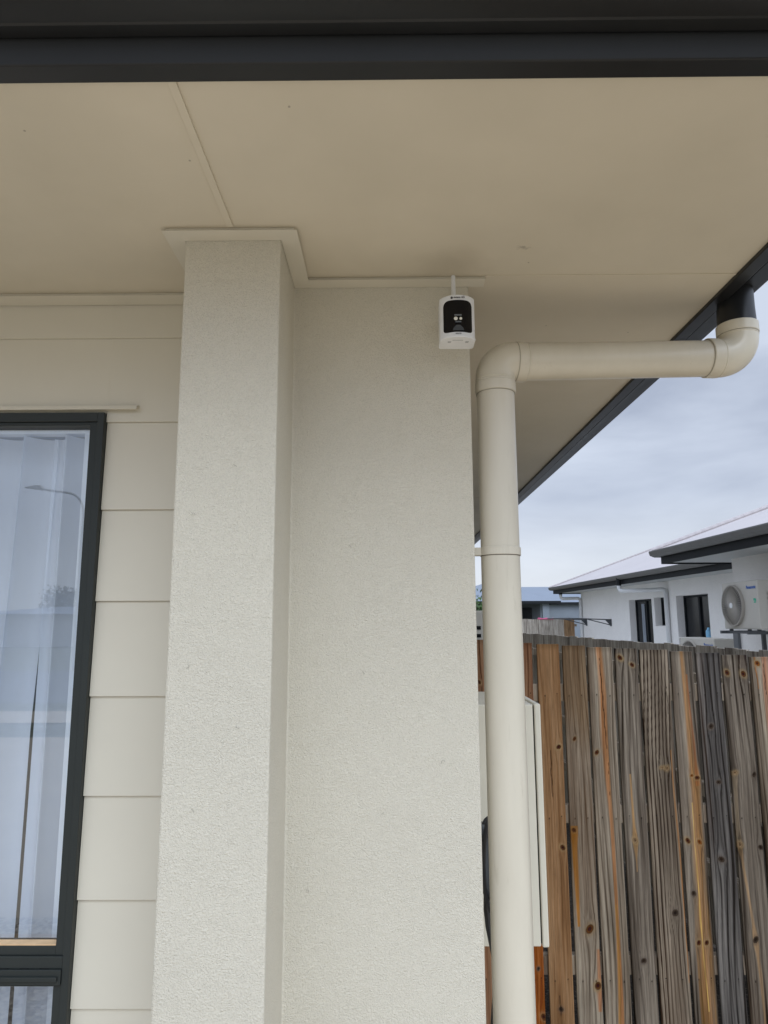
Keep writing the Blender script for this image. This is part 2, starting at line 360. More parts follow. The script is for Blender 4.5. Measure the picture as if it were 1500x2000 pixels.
# ------------------------------------------------------------------ ground (setting)
def sheet(name, x0, y0, x1, y1, z, mat):
    o = MB().add([(x0, y0, z), (x1, y0, z), (x1, y1, z), (x0, y1, z)], [(0, 1, 2, 3)]).build(name, mat); return tag(o, kind='structure')
sheet('ground', -900, -900, 900, 1200, 0, m_grass)
sheet('soil', .2, 2.75, 1.9, 34, .004, m_soil)
sheet('side_yard_bounce', 1.9, -9, 6.0, 20.2, .006, m_yard)  # added bounce ground, hidden behind the fences
sheet('driveway', -9, -7.5, 14, -1.0, .006, m_concrete)
sheet('path', -1.0, -1.0, 6.0, 2.7, .010, m_concrete)
sheet('gravel_bed', -9, -1.0, -1.0, 1.9, .012, m_gravel)
sheet('road', -120, -22, 120, -12, .008, m_asphalt)
sheet('pavement', -120, -10.6, 120, -9.0, .010, m_concrete)

# ------------------------------------------------------------------ OUR HOUSE
house = thing('house', (0, 6, 0), 'beige rendered house corner under a wide eave, filling the left and middle', 'house')
H = E + .829
YP, YM, YC = 1.380, 1.598, 1.688          # faces of pier, middle wall, board-clad wall
XP0, XP1, XW = -.441, -.233, .200
wall = MB()
wall.prism([(XP0, YP), (XP1, YP), (XP1, YM), (XW, YM), (XW, 13.5), (XW - .2, 13.5), (XW - .2, YM + .22), (XP0, YM + .22)], 'z', -.02, H)
wall.build('rendered_wall', m_render, house, bevel=.004)
# boards: lapped sheets, each one leaning out 8 mm at its foot, cut round the window
WX0, WX1, WZ0, WZ1 = -1.95, -.7195, 0.35, E + .5255
lines = [E + .7291 - .2262 * k for k in range(-1, 12)]
def boards(x0, x1, za, zb, mb):
    """board faces between za and zb"""
    for k in range(len(lines) - 1):
        t, b = lines[k], lines[k + 1]
        zt, zl = min(t, zb), max(b, za)
        if zt - zl < .002: continue
        yf = lambda z: YC - .006 * (t - z) / (t - b)
        mb.prism([(yf(zt) + .001, zt - .0005), (yf(zl), zl + .0006), (yf(zl) + .003, zl), (YC + .016, zl), (YC + .016, zt - .0005)], 'x', x0, x1)
cl = MB()
boards(-8.0, WX0 - .005, 0, H, cl); boards(WX1 + .001, XP0 - .001, 0, H, cl)
boards(WX0 - .0049, WX1 + .0009, WZ1 + .001, H, cl); boards(WX0 - .0049, WX1 + .0009, 0, WZ0 - .001, cl)
cl.build('weatherboards', m_clad, house)
# core wall behind the boards, with the window opening
cw = MB()
cw.box((-8.0, YC + .017, 0), (WX0, YC + .11, H)); cw.box((WX1, YC + .017, 0), (XP0 - .002, YC + .11, H))
cw.box((WX0 + .0005, YC + .0172, WZ1), (WX1 - .0005, YC + .11, H)); cw.box((WX0 + .0005, YC + .0172, 0), (WX1 - .0005, YC + .11, WZ0))
cw.build('wall_core', m_paint, house)
# other outside walls (left, back) and the room behind the window
ow = MB(); ow.box((-8.2, YC, 0), (-8.001, 13.5, H)); ow.box((-8.2, 13.501, 0), (XW - .201, 13.7, H)); ow.build('outer_wall', m_render, house)
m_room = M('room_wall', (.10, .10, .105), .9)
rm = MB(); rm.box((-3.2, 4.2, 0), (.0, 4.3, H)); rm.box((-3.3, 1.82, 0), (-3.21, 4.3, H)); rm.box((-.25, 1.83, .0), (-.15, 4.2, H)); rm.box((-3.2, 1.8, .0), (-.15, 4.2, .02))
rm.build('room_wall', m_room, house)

# soffit
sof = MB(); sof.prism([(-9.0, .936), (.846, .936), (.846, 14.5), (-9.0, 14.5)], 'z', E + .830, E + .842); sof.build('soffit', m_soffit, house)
# joint strips of the soffit sheets (raised pvc joiners)
for a, b in [((-.3415, .938, E + .8262), (-.3275, YP - .042, E + .8299))] + [((xx, .938, E + .8262), (xx + .014, 1.64, E + .8299)) for xx in (-1.95, -3.6)] + [((.238, 1.5575, E + .8276), (.845, 1.5645, E + .8299))] + [((.24, yy, E + .8275), (.845, yy + .012, E + .8299)) for yy in (4.6, 7.6, 10.6)]:
    MB().box(a, b).build('soffit_joint', m_soffit, house, bevel=.0006)
# timber trim under the soffit, 40 wide 10 thick, with mitred corners
tz0, tz1 = E + .8195, E + .8296
tr = MB()
tr.sweep([(XP0, 1.684), (XP0, YP), (XP1, YP), (XP1, YM), (XW + .037, YM)][0:5], [(.0005, tz0), (.040, tz0), (.040, tz0 + .0014), (.0335, tz0 + .0022), (.0335, tz1), (.0005, tz1)])
tr.build('soffit_trim', m_trim, house, bevel=.001)
tr2 = MB(); tr2.prism([(YC - .006, tz0), (YC - .058, tz0), (YC - .058, tz0 + .0014), (YC - .0515, tz0 + .0022), (YC - .0515, tz1), (YC - .006, tz1)], 'x', -8.0, XP0 - .0405)
tr2.build('soffit_trim', m_trim, house, bevel=.0015)

for nx_, ny_ in [(-.36, 1.13), (-.47, 1.55), (-.62, 1.05), (-.16, 1.0), (.33, 1.50), (.70, 1.9), (.45, 1.85)]:
    MB().tube([(nx_, ny_, E + .8294), (nx_, ny_, E + .8301)], .0021, 10).build('nail_head', m_nailp, house)
# fascia, gutter
path = [(-9.1, .936), (.846, .936), (.846, 14.6)]
fa = MB(); fa.sweep(path, [(0, E + .820), (.035, E + .820), (.0465, E + .8535), (.0465, E + .99), (.0, E + .99)]); fa.build('fascia', m_fascia, house, bevel=.002)
gp = [(.0470, .856), (.069, .8545), (.0715, .852), (.074, .8545), (.112, .855), (.132, .862), (.146, .878), (.152, .90), (.150, .925), (.143, .95), (.146, .965), (.142, .972), (.134, .968), (.136, .95), (.143, .92), (.138, .885), (.125, .868), (.10, .860), (.0470, .862)]
gu = MB(); gu.sweep(path, [(o, E + z) for o, z in gp]); gu.build('gutter', m_fascia, house, smooth=True)
# roof: hip, closed
rf = MB(); x0, x1, y0, y1, zb = -9.15, .92, .862, 14.65, E + .985
tt = math.tan(rad(22)); hw = (x1 - x0) / 2; xr = (x0 + x1) / 2
rf.add([(x0, y0, zb), (x1, y0, zb), (x1, y1, zb), (x0, y1, zb), (xr, y0 + hw, zb + hw * tt), (xr, y1 - hw, zb + hw * tt)], [(0, 1, 4), (1, 2, 5, 4), (2, 3, 5), (3, 0, 4, 5), (0, 3, 2, 1)])
rf.build('roof', m_roofw, house)

# window head flashing
hf = MB(); hf.prism([(YC - .0005, E + .547), (YC - .022, E + .541), (YC - .024, E + .531), (YC - .021, E + .531), (YC - .019, E + .538), (YC - .0005, E + .541)], 'x', -2.06, -.637)
hf.build('head_flashing', m_trim, house)

# window
win = MB()
fy = YC - .020                               # proud face of the frame
yb = YC + .032
def ring(mb, xa, xb, za, zb_, ya, yb_, w, wt=None, wb=None):
    wt = wt or w; wb = wb or w
    mb.box((xa, ya, za), (xa + w, yb_, zb_)); mb.box((xb - w, ya, za), (xb, yb_, zb_))
    mb.box((xa + w, ya + .0004, zb_ - wt), (xb - w, yb_, zb_)); mb.box((xa + w, ya + .0004, za), (xb - w, yb_, za + wb))
ring(win, WX0, WX1, WZ0, WZ1 - .001, fy, yb, .017, .0235)
ring(win, WX0 + .0172, WX1 - .0172, E - .7400, WZ1 - .0247, fy + .006, yb - .004, .0195, .0085)
ring(win, WX0 + .0172, WX1 - .0172, WZ0 + .0172, E - .7975, fy + .006, yb - .004, .0195, .0070)
win.box((WX0 + .0172, fy - .004, E - .7973), (WX1 - .0172, yb - .002, E - .7660)); win.box((WX0 + .0172, fy + .001, E - .7655), (WX1 - .0172, yb - .002, E - .7403))
win.box((WX0 + .05, fy - .009, E - .789), (WX1 - .024, fy - .0041, E - .779))
win_o = win.build('window_frame', m_frame, house, bevel=.0012)
for k in range(6): MB().box((WX1 - .047 - .045 * k - .020, fy + .0002, E - .7668), (WX1 - .047 - .045 * k, fy + .004, E - .7645)).build('drain_slot', m_dark, win_o)
gz = YC + .012
def pane(za, zb_): 
    o = MB().add([(WX0 + .03, gz, za), (WX1 - .03, gz, za), (WX1 - .03, gz, zb_), (WX0 + .03, gz, zb_)], [(0, 1, 2, 3)]).build('window_pane', m_glass, win_o)
pane(E - .724, WZ1 - .030); pane(WZ0 + .03, E - .801)
MB().box((WX0 + .0367, fy + .0060, E - .7203), (WX1 - .0367, gz - .002, E - .7168)).build('timber_bead', m_tan, win_o, bevel=.001)
rv = MB(); rv.box((WX0, yb + .001, WZ0), (WX0 + .012, 1.86, WZ1)); rv.box((WX1 - .012, yb + .001, WZ0), (WX1, 1.86, WZ1)); rv.box((WX0 + .012, yb + .001, WZ1 - .012), (WX1 - .012, 1.86, WZ1)); rv.box((WX0 + .012, yb + .001, WZ0), (WX1 - .012, 1.86, WZ0 + .012))
rv.build('window_reveal', m_white, win_o)
MB().box((WX0 + .02, 1.785, E + .5035), (WX1 - .02, 1.79, E + .522)).build('head_tape', m_hem, win_o)

# curtains
def curtain(xa, xb, folds, label, hemside, seed, skew=0.0, ax=.019, ay=.034):
    rnd = random.Random(seed)
    nx, nz = 420, 30; vs = []; za, zb_ = .30, E + .505
    ph = rnd.random() * 6
    for iz in range(nz + 1):
        t = iz / nz; z = za + (zb_ - za) * t
        for ix in range(nx + 1):
            s = ix / nx; x = xa + (xb - xa) * s - skew * min(1, (1 - t) / .4) ** 1.5
            a = 2 * math.pi * folds * (s + .004 * math.sin(t * 3 + seed)) + ph
            y = 1.806 + ay * (.5 + .5 * math.cos(a)) + .004 * math.sin(2 * a + t * .8)
            vs.append((x + ax * math.sin(a) * (1 + .25 * math.sin(.37 * a + seed)), y, z))
    fs = [(iz * (nx + 1) + ix, iz * (nx + 1) + ix + 1, (iz + 1) * (nx + 1) + ix + 1, (iz + 1) * (nx + 1) + ix) for iz in range(nz) for ix in range(nx)]
    t = thing('curtain', (xa, 1.8, .3), label, 'curtain', 'curtains behind the window')
    MB().add(vs, fs).build('curtain_panel', m_curtain, t, smooth=True)
    if hemside: MB().box((xb + .002, 1.790, za), (xb + .018, 1.793, zb_)).build('curtain_hem', m_hem, t)
curtain(-.928, -.822, 1.25, 'narrow pale curtain panel beside the right window frame, right of the dark slit', True, 2, 0, .010, .052)
curtain(-1.93, -.936, 10.5, 'wide pale pleated curtain left of the dark slit, cut by the photo edge', False, 5, .020, .022, .055)

# tiny hair-like bristles stuck in the render
rnd = random.Random(4)
spots = [(-.395, YP, .215), (-.375, YP, -.36), (-.30, YP, -.20), (-.09, YM, .17), (-.06, YM, -.12), (-.02, YM, -.42), (-.18, YM, -.58), (-.40, YP, -.09), (-.32, YP, .32), (.12, YM, -.31)]
for x, y, z in spots:
    a = rnd.uniform(0, 6); pts = []
    for k in range(6):
        pts.append((x + .0045 * math.cos(a) * k / 3 + rnd.uniform(-.001, .001), y - .0028, E + z + .0045 * math.sin(a) * k / 3 + rnd.uniform(-.001, .001))); a += rnd.uniform(-.2, .9)
    MB().tube(pts, .00028, 5).build('brush_bristle', m_groove, house)

# ------------------------------------------------------------------ DOWNPIPE
dp = thing('downpipe', (.268, 1.65, 0), 'beige round downpipe beside the house corner with an elbow run across to the gutter', 'downpipe')
px, py = .268, 1.652; r = .0465
ex, ey = .912, 1.702                        # outlet under the gutter
cz = E + .5985; cR = .0475
MB().tube([(px, py, 0), (px, py, cz - .015)], r, 40).build('vertical_pipe', m_pvc, dp, smooth=True)
def lerp(a, b, t): return tuple(a[i] + (b[i] - a[i]) * t for i in range(3))
hdir = Vector((ex - px, ey - py, 0)).normalized()
A = Vector((px, py, 0)) + hdir * cR; A.z = cz + cR; B = Vector((ex, ey, 0)) - hdir * .060; B.z = E + .668
MB().tube([A + hdir * .01, B - hdir * .005], r, 40).build('horizontal_pipe', m_pvc, dp, smooth=True)
def bend(c, R, a0, a1, n=14):
    return [Vector((c.x, c.y, c.z)) + hdir * (R * math.cos(a0 + (a1 - a0) * i / n)) + Vector((0, 0, R * math.sin(a0 + (a1 - a0) * i / n))) for i in range(n + 1)]
c1 = Vector((px, py, 0)) + hdir * cR; c1.z = cz
pts = [Vector((px, py, cz - .034))] + [Vector((px, py, cz - .0325)), Vector((px, py, cz - .002))] + bend(c1, cR, math.pi, math.pi / 2) + [c1 + Vector((0, 0, cR)) + hdir * .034]
el = MB().tube(pts, r + .0022, 40, rs=[r + .0030, r + .0034] + [r + .0024] * (len(pts) - 2)).build('elbow', m_pvc, dp, smooth=True)
rg = MB()
def rngz(x, y, z0, z1, rr): rg.tube([(x, y, z0), (x, y, z0 + .0012), (x, y, z1 - .0012), (x, y, z1)], rr, 40, rs=[rr - .0012, rr, rr, rr - .0012])
def rngh(p, t0, t1, rr):
    rg.tube([p + hdir * t0, p + hdir * (t0 + .0012), p + hdir * (t1 - .0012), p + hdir * t1], rr, 40, rs=[rr - .0012, rr, rr, rr - .0012])
rngz(px, py, cz - .038, cz - .012, r + .0040); rngz(px, py, cz - .010, cz - .0065, r + .0034); rngz(px, py, cz - .005, cz - .002, r + .0034)
pa = c1 + Vector((0, 0, cR)); rngh(pa, .006, .029, r + .0040); rngh(pa, .0305, .0335, r + .0033); 
put(rg.build('socket_ring', m_pvc, smooth=True), el)
c2 = Vector((ex, ey, E + .668 + .060)) - hdir * .060
pts = [B - hdir * .030] + bend(c2, .060, -math.pi / 2, 0) + [Vector((ex, ey, E + .757))]
el2 = MB().tube(pts, r + .0024, 40).build('elbow', m_pvc, dp, smooth=True)
rg = MB(); rngh(B, -.032, -.004, r + .0042); rngh(B, -.001, .002, r + .0034); rngz(ex, ey, E + .733, E + .760, r + .0044); rngz(ex, ey, E + .727, E + .731, r + .0034)
put(rg.build('socket_ring', m_pvc, smooth=True), el2)
for a, b, rr in (((px, py, cz - .0395), (px, py, cz - .0383), r + .0018), ((px, py, cz - .0115), (px, py, cz - .0103), r + .0026), ((ex, ey, E + .7316), (ex, ey, E + .7328), r + .0034), (pa + hdir * .0045, pa + hdir * .0058, r + .0032), (B - hdir * .0335, B - hdir * .0322, r + .0026)):
    MB().tube([a, b], rr, 40).build('joint_line', m_pjoint, dp, smooth=True)
MB().tube([(ex, ey, E + .745), (ex, ey, E + .80), (ex + .004, ey, E + .858)], .045, 36, rs=[.0475, .0455, .042]).build('gutter_outlet', m_fascia, dp, smooth=True)
ck = MB(); ck.tube([(px, py, E + .1545), (px, py, E + .1735)], r + .0026, 40); ck.box((XW - .001, py - .012, E + .1545), (px - r + .004, py + .012, E + .1735))
ck.build('pipe_clip', m_pvc, dp, bevel=.0008)
MB().tube([(px, py, E + .153), (px, py, E + .1543)], r + .0012, 40).build('joint_line', m_groove, dp)

# ------------------------------------------------------------------ METER BOX on the side wall
mb_ = thing('meter_box', (XW, 2.24, E - .56), 'tall beige steel meter box on the side wall behind the downpipe', 'meter box')
z0, z1 = E - .885, E - .240
MB().box((XW, 2.05, z0), (.4125, 2.42, z1)).build('cabinet', m_boxp, mb_, bevel=.003)
MB().box((.4160, 2.048, z0 - .002), (.4345, 2.422, z1 + .002)).build('door', m_boxp, mb_, bevel=.004)
MB().box((.4125, 2.056, z0 + .006), (.4160, 2.414, z1 - .006)).build('door_seal', m_dark, mb_)
cb = thing('cable_coil', (.24, 1.93, 0), 'black cable coiled in the gap between house corner and downpipe', 'cable')
q = MB(); rnd = random.Random(8)
for k in range(5):
    cc = Vector((.262 + rnd.uniform(-.006, .006), 1.90 + rnd.uniform(-.03, .03), E - .60 + rnd.uniform(-.03, .03))); rx, rz_ = .022 + rnd.uniform(-.006, .01), .10 + rnd.uniform(-.02, .02)
    q.tube([(cc.x + rx * math.cos(a * math.pi / 12), cc.y + .012 * math.sin(a * math.pi / 6), cc.z + rz_ * math.sin(a * math.pi / 12)) for a in range(25)], .006, 8)
q.tube([(.26 + .012 * math.sin(z * 17), 1.92 + .008 * math.cos(z * 11), z) for z in [E - .70 - .04 * i for i in range(13)]] , .008, 8)
q.tube([(.266 + .010 * math.sin(z * 13 + 2), 1.93, z) for z in [E - .66 - .05 * i for i in range(22)]], .006, 8)
q.build('cable', m_blackpl, cb, smooth=True)
MB().box((XW, 1.90, E - .69), (.262, 1.95, E - .53)).build('wall_hook', m_greypl, cb, bevel=.006)

# ------------------------------------------------------------------ SECURITY CAMERA
sc = thing('security_camera', (.157, 1.598, E + .62), 'white security camera with dark curved front hanging at the top of the wall corner', 'camera')
cx0, cw_ = .157, .0395
def dshape(hw, yf, yc_, yb_, n=18, rb=.008):
    """plan outline: convex front arc, straight sides, rounded back"""
    pts = [];  sag = yc_ - yf; R = (hw * hw + sag * sag) / (2 * sag); a = math.asin(hw / R); cy = yf + R
    for i in range(n + 1):
        t = -a + 2 * a * i / n; pts.append((cx0 + R * math.sin(t), cy - R * math.cos(t)))
    for i in range(5):
        t = i / 4 * math.pi / 2; pts.append((cx0 + hw - rb + rb * math.cos(t), yb_ - rb + rb * math.sin(t)))
    for i in range(5):
        t = math.pi / 2 + i / 4 * math.pi / 2; pts.append((cx0 - hw + rb + rb * math.cos(t), yb_ - rb + rb * math.sin(t)))
    return pts
zb0, zt0 = E + .629, E + .727
MB().prism(dshape(cw_, 1.4505, 1.474, 1.520), 'z', zb0, zt0).build('housing', m_white, sc, bevel=.0025, smooth=False, seg=3)
MB().prism(dshape(cw_ + .0008, 1.4490, 1.4728, 1.521), 'z', zb0 - .0035, zb0 + .0025).build('base_plate', m_white, sc, bevel=.0015)
# dark curved window on the front with rounded corners, following the housing arc
def frontpt(x, out_):
    hw, yf, yc_ = cw_, 1.4505, 1.474; sag = yc_ - yf; R = (hw * hw + sag * sag) / (2 * sag); cy = yf + R
    return cy - math.sqrt(R * R - (x - cx0) ** 2) - out_
def panel(x0, x1, za, zb_, rc, out_, n=32, m=24):
    vs = []; 
    for i in range(n + 1):
        x = x0 + (x1 - x0) * i / n; e = min(x - x0, x1 - x); ins = rc - math.sqrt(max(0, rc * rc - (rc - e) ** 2)) if e < rc else 0
        for k in range(m + 1):
            z = za + ins * .55 + (zb_ - za - ins * 1.55) * k / m; vs.append((x, frontpt(x, out_), z))
    fs = [(i * (m + 1) + k, (i + 1) * (m + 1) + k, (i + 1) * (m + 1) + k + 1, i * (m + 1) + k + 1) for i in range(n) for k in range(m)]
    return vs, fs
vs, fs = panel(cx0 - .0322, cx0 + .0322, E + .6375, E + .7135, .011, .0006)
pn = MB().add(vs, fs).build('front_window', m_blackgloss, sc, smooth=True)
yl = 1.4505 - .0030
vs = MB(); vs.add([(cx0 - .013, 1.4486, E + .6405), (cx0 + .013, 1.4486, E + .6405), (cx0 + .0105, 1.4486, E + .647), (cx0 + .004, 1.4486, E + .6535), (cx0 - .004, 1.4486, E + .6535), (cx0 - .0105, 1.4486, E + .647)], [(0, 1, 2, 3, 4, 5)])
vs.build('lens_base', M('lens_base_plastic', (.045, .05, .055), .5), pn)
for dx, rr, mt in ((-.0055, .0044, m_lens), (.0055, .0034, m_lens)):
    ms = bmesh.new(); bmesh.ops.create_uvsphere(ms, u_segments=16, v_segments=10, radius=rr); me = bpy.data.meshes.new('spot_light'); ms.to_mesh(me); ms.free()
    me.transform(Matrix.Translation((cx0 + dx, yl + .0010, E + .6685)) @ Matrix.Diagonal((1, .4, 1, 1))); me.materials.append(mt.m)
    o = bpy.data.objects.new('spot_light', me); C.objects.link(o); put(o, pn)
b_ = MB(); b_.box((cx0 - .0085, yl - .0002, E + .6745), (cx0 + .0075, yl + .001, E + .678)); b_.box((cx0 - .0065, yl - .0002, E + .659), (cx0 + .0065, yl + .001, E + .662)); b_.build('lens_cover', m_greypl, pn)
MB().tube([(cx0 - .0015, 1.527, E + .70), (cx0 - .0015, 1.528, E + .812)], .0052, 12, rs=[.0056, .0050]).build('antenna', m_white, sc, smooth=True)
mt = MB(); mt.box((cx0 - .012, 1.520, E + .672), (cx0 + .012, 1.562, E + .695)); mt.box((cx0 - .022, 1.562, E + .678), (cx0 + .022, 1.5975, E + .728)); mt.box((cx0 - .006, 1.5195, E + .69), (cx0 + .004, 1.534, E + .715))
mt.build('wall_mount', m_white, sc, bevel=.003)
Rf = Matrix.Rotation(rad(90), 4, 'X')
text_mesh('swann 4G', .0062, m_ink, 'logo_lettering', sc, Matrix.Translation((cx0 + .003, 1.4497, E + .7195)) @ Rf, bold=.0001)
MB().tube([(cx0 - .0135, 1.4528, E + .7195), (cx0 - .0135, 1.4512, E + .7195)], .0027, 16).build('logo_mark', m_ink, sc)
text_mesh('security', .0042, m_ink, 'logo_lettering', sc, Matrix.Translation((cx0, 1.4497, E + .6340)) @ Rf)
g = MB()
for dx in (-.022, .018):
    g.box((cx0 + dx, 1.476, zb0 - .0040), (cx0 + dx + .008, 1.4775, zb0 - .0034)); g.box((cx0 + dx, 1.481, zb0 - .0040), (cx0 + dx + .007, 1.4820, zb0 - .0034))
g.box((cx0 - .012, 1.468, zb0 - .0040), (cx0 + .012, 1.4688, zb0 - .0034))
g.build('vent_slot', m_greypl, sc)

# ------------------------------------------------------------------ FRONT PALING FENCE (vertex-painted boards)
rng = np.random.RandomState(3)
def vnoise(x, z, seed):
    """smooth value noise 2D"""
    r0 = np.random.RandomState(seed); T = r0.rand(64, 64)
    xi = np.floor(x).astype(int); zi = np.floor(z).astype(int); fx = x - xi; fz = z - zi
    fx = fx * fx * (3 - 2 * fx); fz = fz * fz * (3 - 2 * fz)
    a = T[xi % 64, zi % 64]; b = T[(xi + 1) % 64, zi % 64]; c = T[xi % 64, (zi + 1) % 64]; d = T[(xi + 1) % 64, (zi + 1) % 64]
    return (a * (1 - fx) + b * fx) * (1 - fz) + (c * (1 - fx) + d * fx) * fz
def sm_(e0, e1, x): t = np.clip((x - e0) / (e1 - e0), 0, 1); return t * t * (3 - 2 * t)
def L3(c): return np.array(srgb(*c))
FY = 2.90
def paling(x0, x1, ztop, seed, cols, knots=(), streaks=(), cracks=(), lines_=.35, ringf=55, lean=0, lower=None, parent=None):
    """cols=(dark,mid,light) sRGB; knots=(x 0..1, z, size m, kind); streaks=([(z,x01)...], width m, colour, strength); cracks=([(z,x01)..], width)"""
    x0 += .0018; x1 -= .0018; w = x1 - x0; nx = max(12, int(w / .0022)); zb = 0.05; nz = int((ztop - zb) / .0035)
    X, Z = np.meshgrid(np.linspace(0, w, nx + 1), np.linspace(zb, ztop, nz + 1))
    s = X + .006 * (vnoise(X * 0 + 3, Z * 2.5, seed) - .5) * 2 + .0025 * (vnoise(X * 20, Z * 7, seed + 1) - .5)
    knots = [(a_, b_, c_ * 1.12, d_) for a_, b_, c_, d_ in knots]
    for kx, kz, ks, kk in knots:
        dx = X - kx * w; dz = Z - kz; g = np.exp(-(dx / (ks * 1.6)) ** 2 - (dz / (ks * 4.2)) ** 2)
        s = s - np.sign(dx) * ks * .85 * g * (1 - np.exp(-(np.abs(dx) / (ks * .5)) ** 1.5)) * 1.3
    # growth bands + fine grain
    core = vnoise(s * 0 + 7, Z * 1.3, seed + 2) - .5
    band = .5 + .5 * np.sin(2 * np.pi * (s * ringf * (1 + .25 * core) + .55 * vnoise(s * 30, Z * 1.6, seed + 3) + .5 * np.sin(Z * 3 + seed)))
    fine = vnoise(s * 520, Z * 5, seed + 4); mid = vnoise(s * 170, Z * 2.2, seed + 5); blot = vnoise(X * 28, Z * 3.2, seed + 6)
    blot2 = vnoise(X * 9 + 5, Z * 1.6 + 3, seed + 11); g = .27 * mid + .20 * fine + .30 * blot + .23 * blot2
    lk = .55 if lines_ < .9 else .8; g = g - lk * lines_ * sm_(.66, .97, band) * (.25 + 1.1 * sm_(.25, .8, vnoise(X * 13, Z * 1.3, seed + 8)))
    g = np.clip((g - .14) / .56, 0, 1)[..., None]
    d, m_, l = (L3(c) for c in cols)
    if lower is not None:                      # colours drift down the board
        zl, c2 = lower; t = sm_(zl + .12, zl - .12, Z + .18 * (blot - .5))[..., None]
        d2, m2, l2 = (L3(c) for c in c2); d = d * (1 - t) + d2 * t; m_ = m_ * (1 - t) + m2 * t; l = l * (1 - t) + l2 * t
    col = np.where(g < .5, d + (m_ - d) * g * 2, m_ + (l - m_) * (g - .5) * 2)
    relief = (mid - .5) * .0008 - .0012 * lines_ * sm_(.72, .97, band)
    for pts, sw, c, st in streaks:
        zz = np.array([p[0] for p in pts])[::-1]; xx = np.array([p[1] for p in pts])[::-1] * w
        cxx = np.interp(Z, zz, xx); ww = np.interp(Z, zz, np.array([p[2] if len(p) > 2 else 1 for p in pts])[::-1]) * sw
        dd = np.abs(s - (s - X) * .3 - cxx) / (ww + 1e-6)
        vis = (Z >= zz[0] - .03) & (Z <= zz[-1] + .03)
        a = (1 - sm_(.45, 1.35, dd + .9 * (mid - .5) + .5 * (blot - .5))) * st * vis * (.62 + .6 * fine)
        cc = L3(c) * (.62 + .75 * g)
        col = col * (1 - a[..., None]) + cc * a[..., None]
        edge = np.exp(-((dd - 1.0) / .3) ** 2) * .16 * st * vis
        col = col * (1 - edge[..., None] * .5) + L3((214, 176, 112)) * edge[..., None] * .5
    for kx, kz, ks, kk in knots:
        dx = X - kx * w; dz = Z - kz; th = np.arctan2(dz, dx)
        rr = np.sqrt((dx / ks) ** 2 + (dz / (ks * (.75 + .4 * ((seed * 7 + int(kz * 50)) % 5) / 4))) ** 2 + .5 * dx * dz / ks ** 2 * math.sin(kz * 9)) * (1 + .04 * np.sin(2 * th + seed)) 
        halo = np.exp(-(np.maximum(rr - 1, 0) / .55) ** 2) * (rr > .8)
        hc = L3((176, 150, 112)) if kk != 'd' else L3((120, 108, 98))
        hw_ = .55 * (.4 + 1.1 * blot); col = col * (1 - (hw_ * halo)[..., None]) + hc * (hw_ * halo)[..., None]
        smr = np.exp(-(dx / (ks * 1.0)) ** 2) * np.exp(-np.abs(dz) / (ks * 5)) * (rr > 1); col = col * (1 - .22 * smr[..., None])
        inside = 1 - sm_(.80, 1.05, rr)
        kc = {'d': (74, 64, 56), 'b': (92, 62, 40), 'o': (132, 84, 46), 'l': (140, 116, 90)}[kk]
        rings = .95 + .35 * np.sin(rr * 11 + 1)
        kcol = L3(kc) * rings[..., None]
        hole = (1 - sm_(.15, .5, rr + .2 * (fine - .5)))[..., None]
        kcol = kcol * (1 - hole * (.6 if kk in 'bo' else .4))
        col = col * (1 - inside[..., None]) + kcol * inside[..., None]
        relief = relief + .0009 * halo - .0016 * (1 - sm_(.3, .6, rr))
    for pts, cwid in cracks:
        zz = np.array([p[0] for p in pts])[::-1]; xx = np.array([p[1] for p in pts])[::-1] * w
        cxx = np.interp(Z, zz, xx) + .0012 * np.sin(Z * 90 + seed)
        vis = (Z >= zz[0]) & (Z <= zz[-1]); tap = np.clip(np.minimum(Z - zz[0], zz[-1] - Z) / .06, 0, 1) ** .5
        a = np.exp(-((X - cxx) / (cwid * tap + 1e-5)) ** 4) * vis * .93
        col = col * (1 - a[..., None]) + np.array([.012, .008, .006]) * a[..., None]; relief = relief - .003 * a
    for nxp in (.24, .78):                       # nail heads at the rails
        for nzp in (E - .300, E - .776, .38):
            q = np.sqrt((X - (nxp + .05 * math.sin(seed * 3 + nzp)) * w) ** 2 + ((Z - nzp - .006 * math.sin(seed + nxp * 9)) * .9) ** 2)
            a = 1 - sm_(.0012, .0032, q); col = col * (1 - a[..., None]) + np.array([.015, .012, .010]) * a[..., None]
            st = np.exp(-((X - (nxp + .05 * math.sin(seed * 3 + nzp)) * w) / .003) ** 2) * (Z < nzp) * np.exp(-np.maximum(nzp - Z, 0) / .03) * .35
            col = col * (1 - st[..., None])
    # weathering: darker greener top end grain edge
    te = sm_(.03, .0, ztop - Z)[..., None] * .25; col = col * (1 - te)
    stn = sm_(.55, .85, vnoise(X * 14 + 9, Z * .9, seed + 21))[..., None] * (.35 if cols[1][0] - cols[1][2] > 30 else .14); col = col * (1 - stn) + L3((112, 78, 50)) * stn * .8
    col = L3((104, 98, 90)) * .0 + col; col = np.clip((col - .10) * 1.18 + .095, .006, 1)
    col = np.clip(col * .71, .004, .9)
    xe = np.minimum(X, w - X); edge_r = -.0018 * np.exp(-(xe / .0022) ** 2)
    Yv = FY - relief - edge_r + .0022 * math.sin(seed) 
    off = lean * (Z - 1.0)
    V = np.stack([x0 + X + off + .0015 * (vnoise(X * 0, Z * 6, seed + 9) - .5), Yv, Z], -1).reshape(-1, 3)
    n1 = nx + 1; idx = np.arange((nz + 1) * n1).reshape(nz + 1, n1)
    F = np.stack([idx[:-1, :-1], idx[:-1, 1:], idx[1:, 1:], idx[1:, :-1]], -1).reshape(-1, 4)
    per = np.concatenate([idx[0, :], idx[1:, -1], idx[-1, -2::-1], idx[-2:0:-1, 0]])
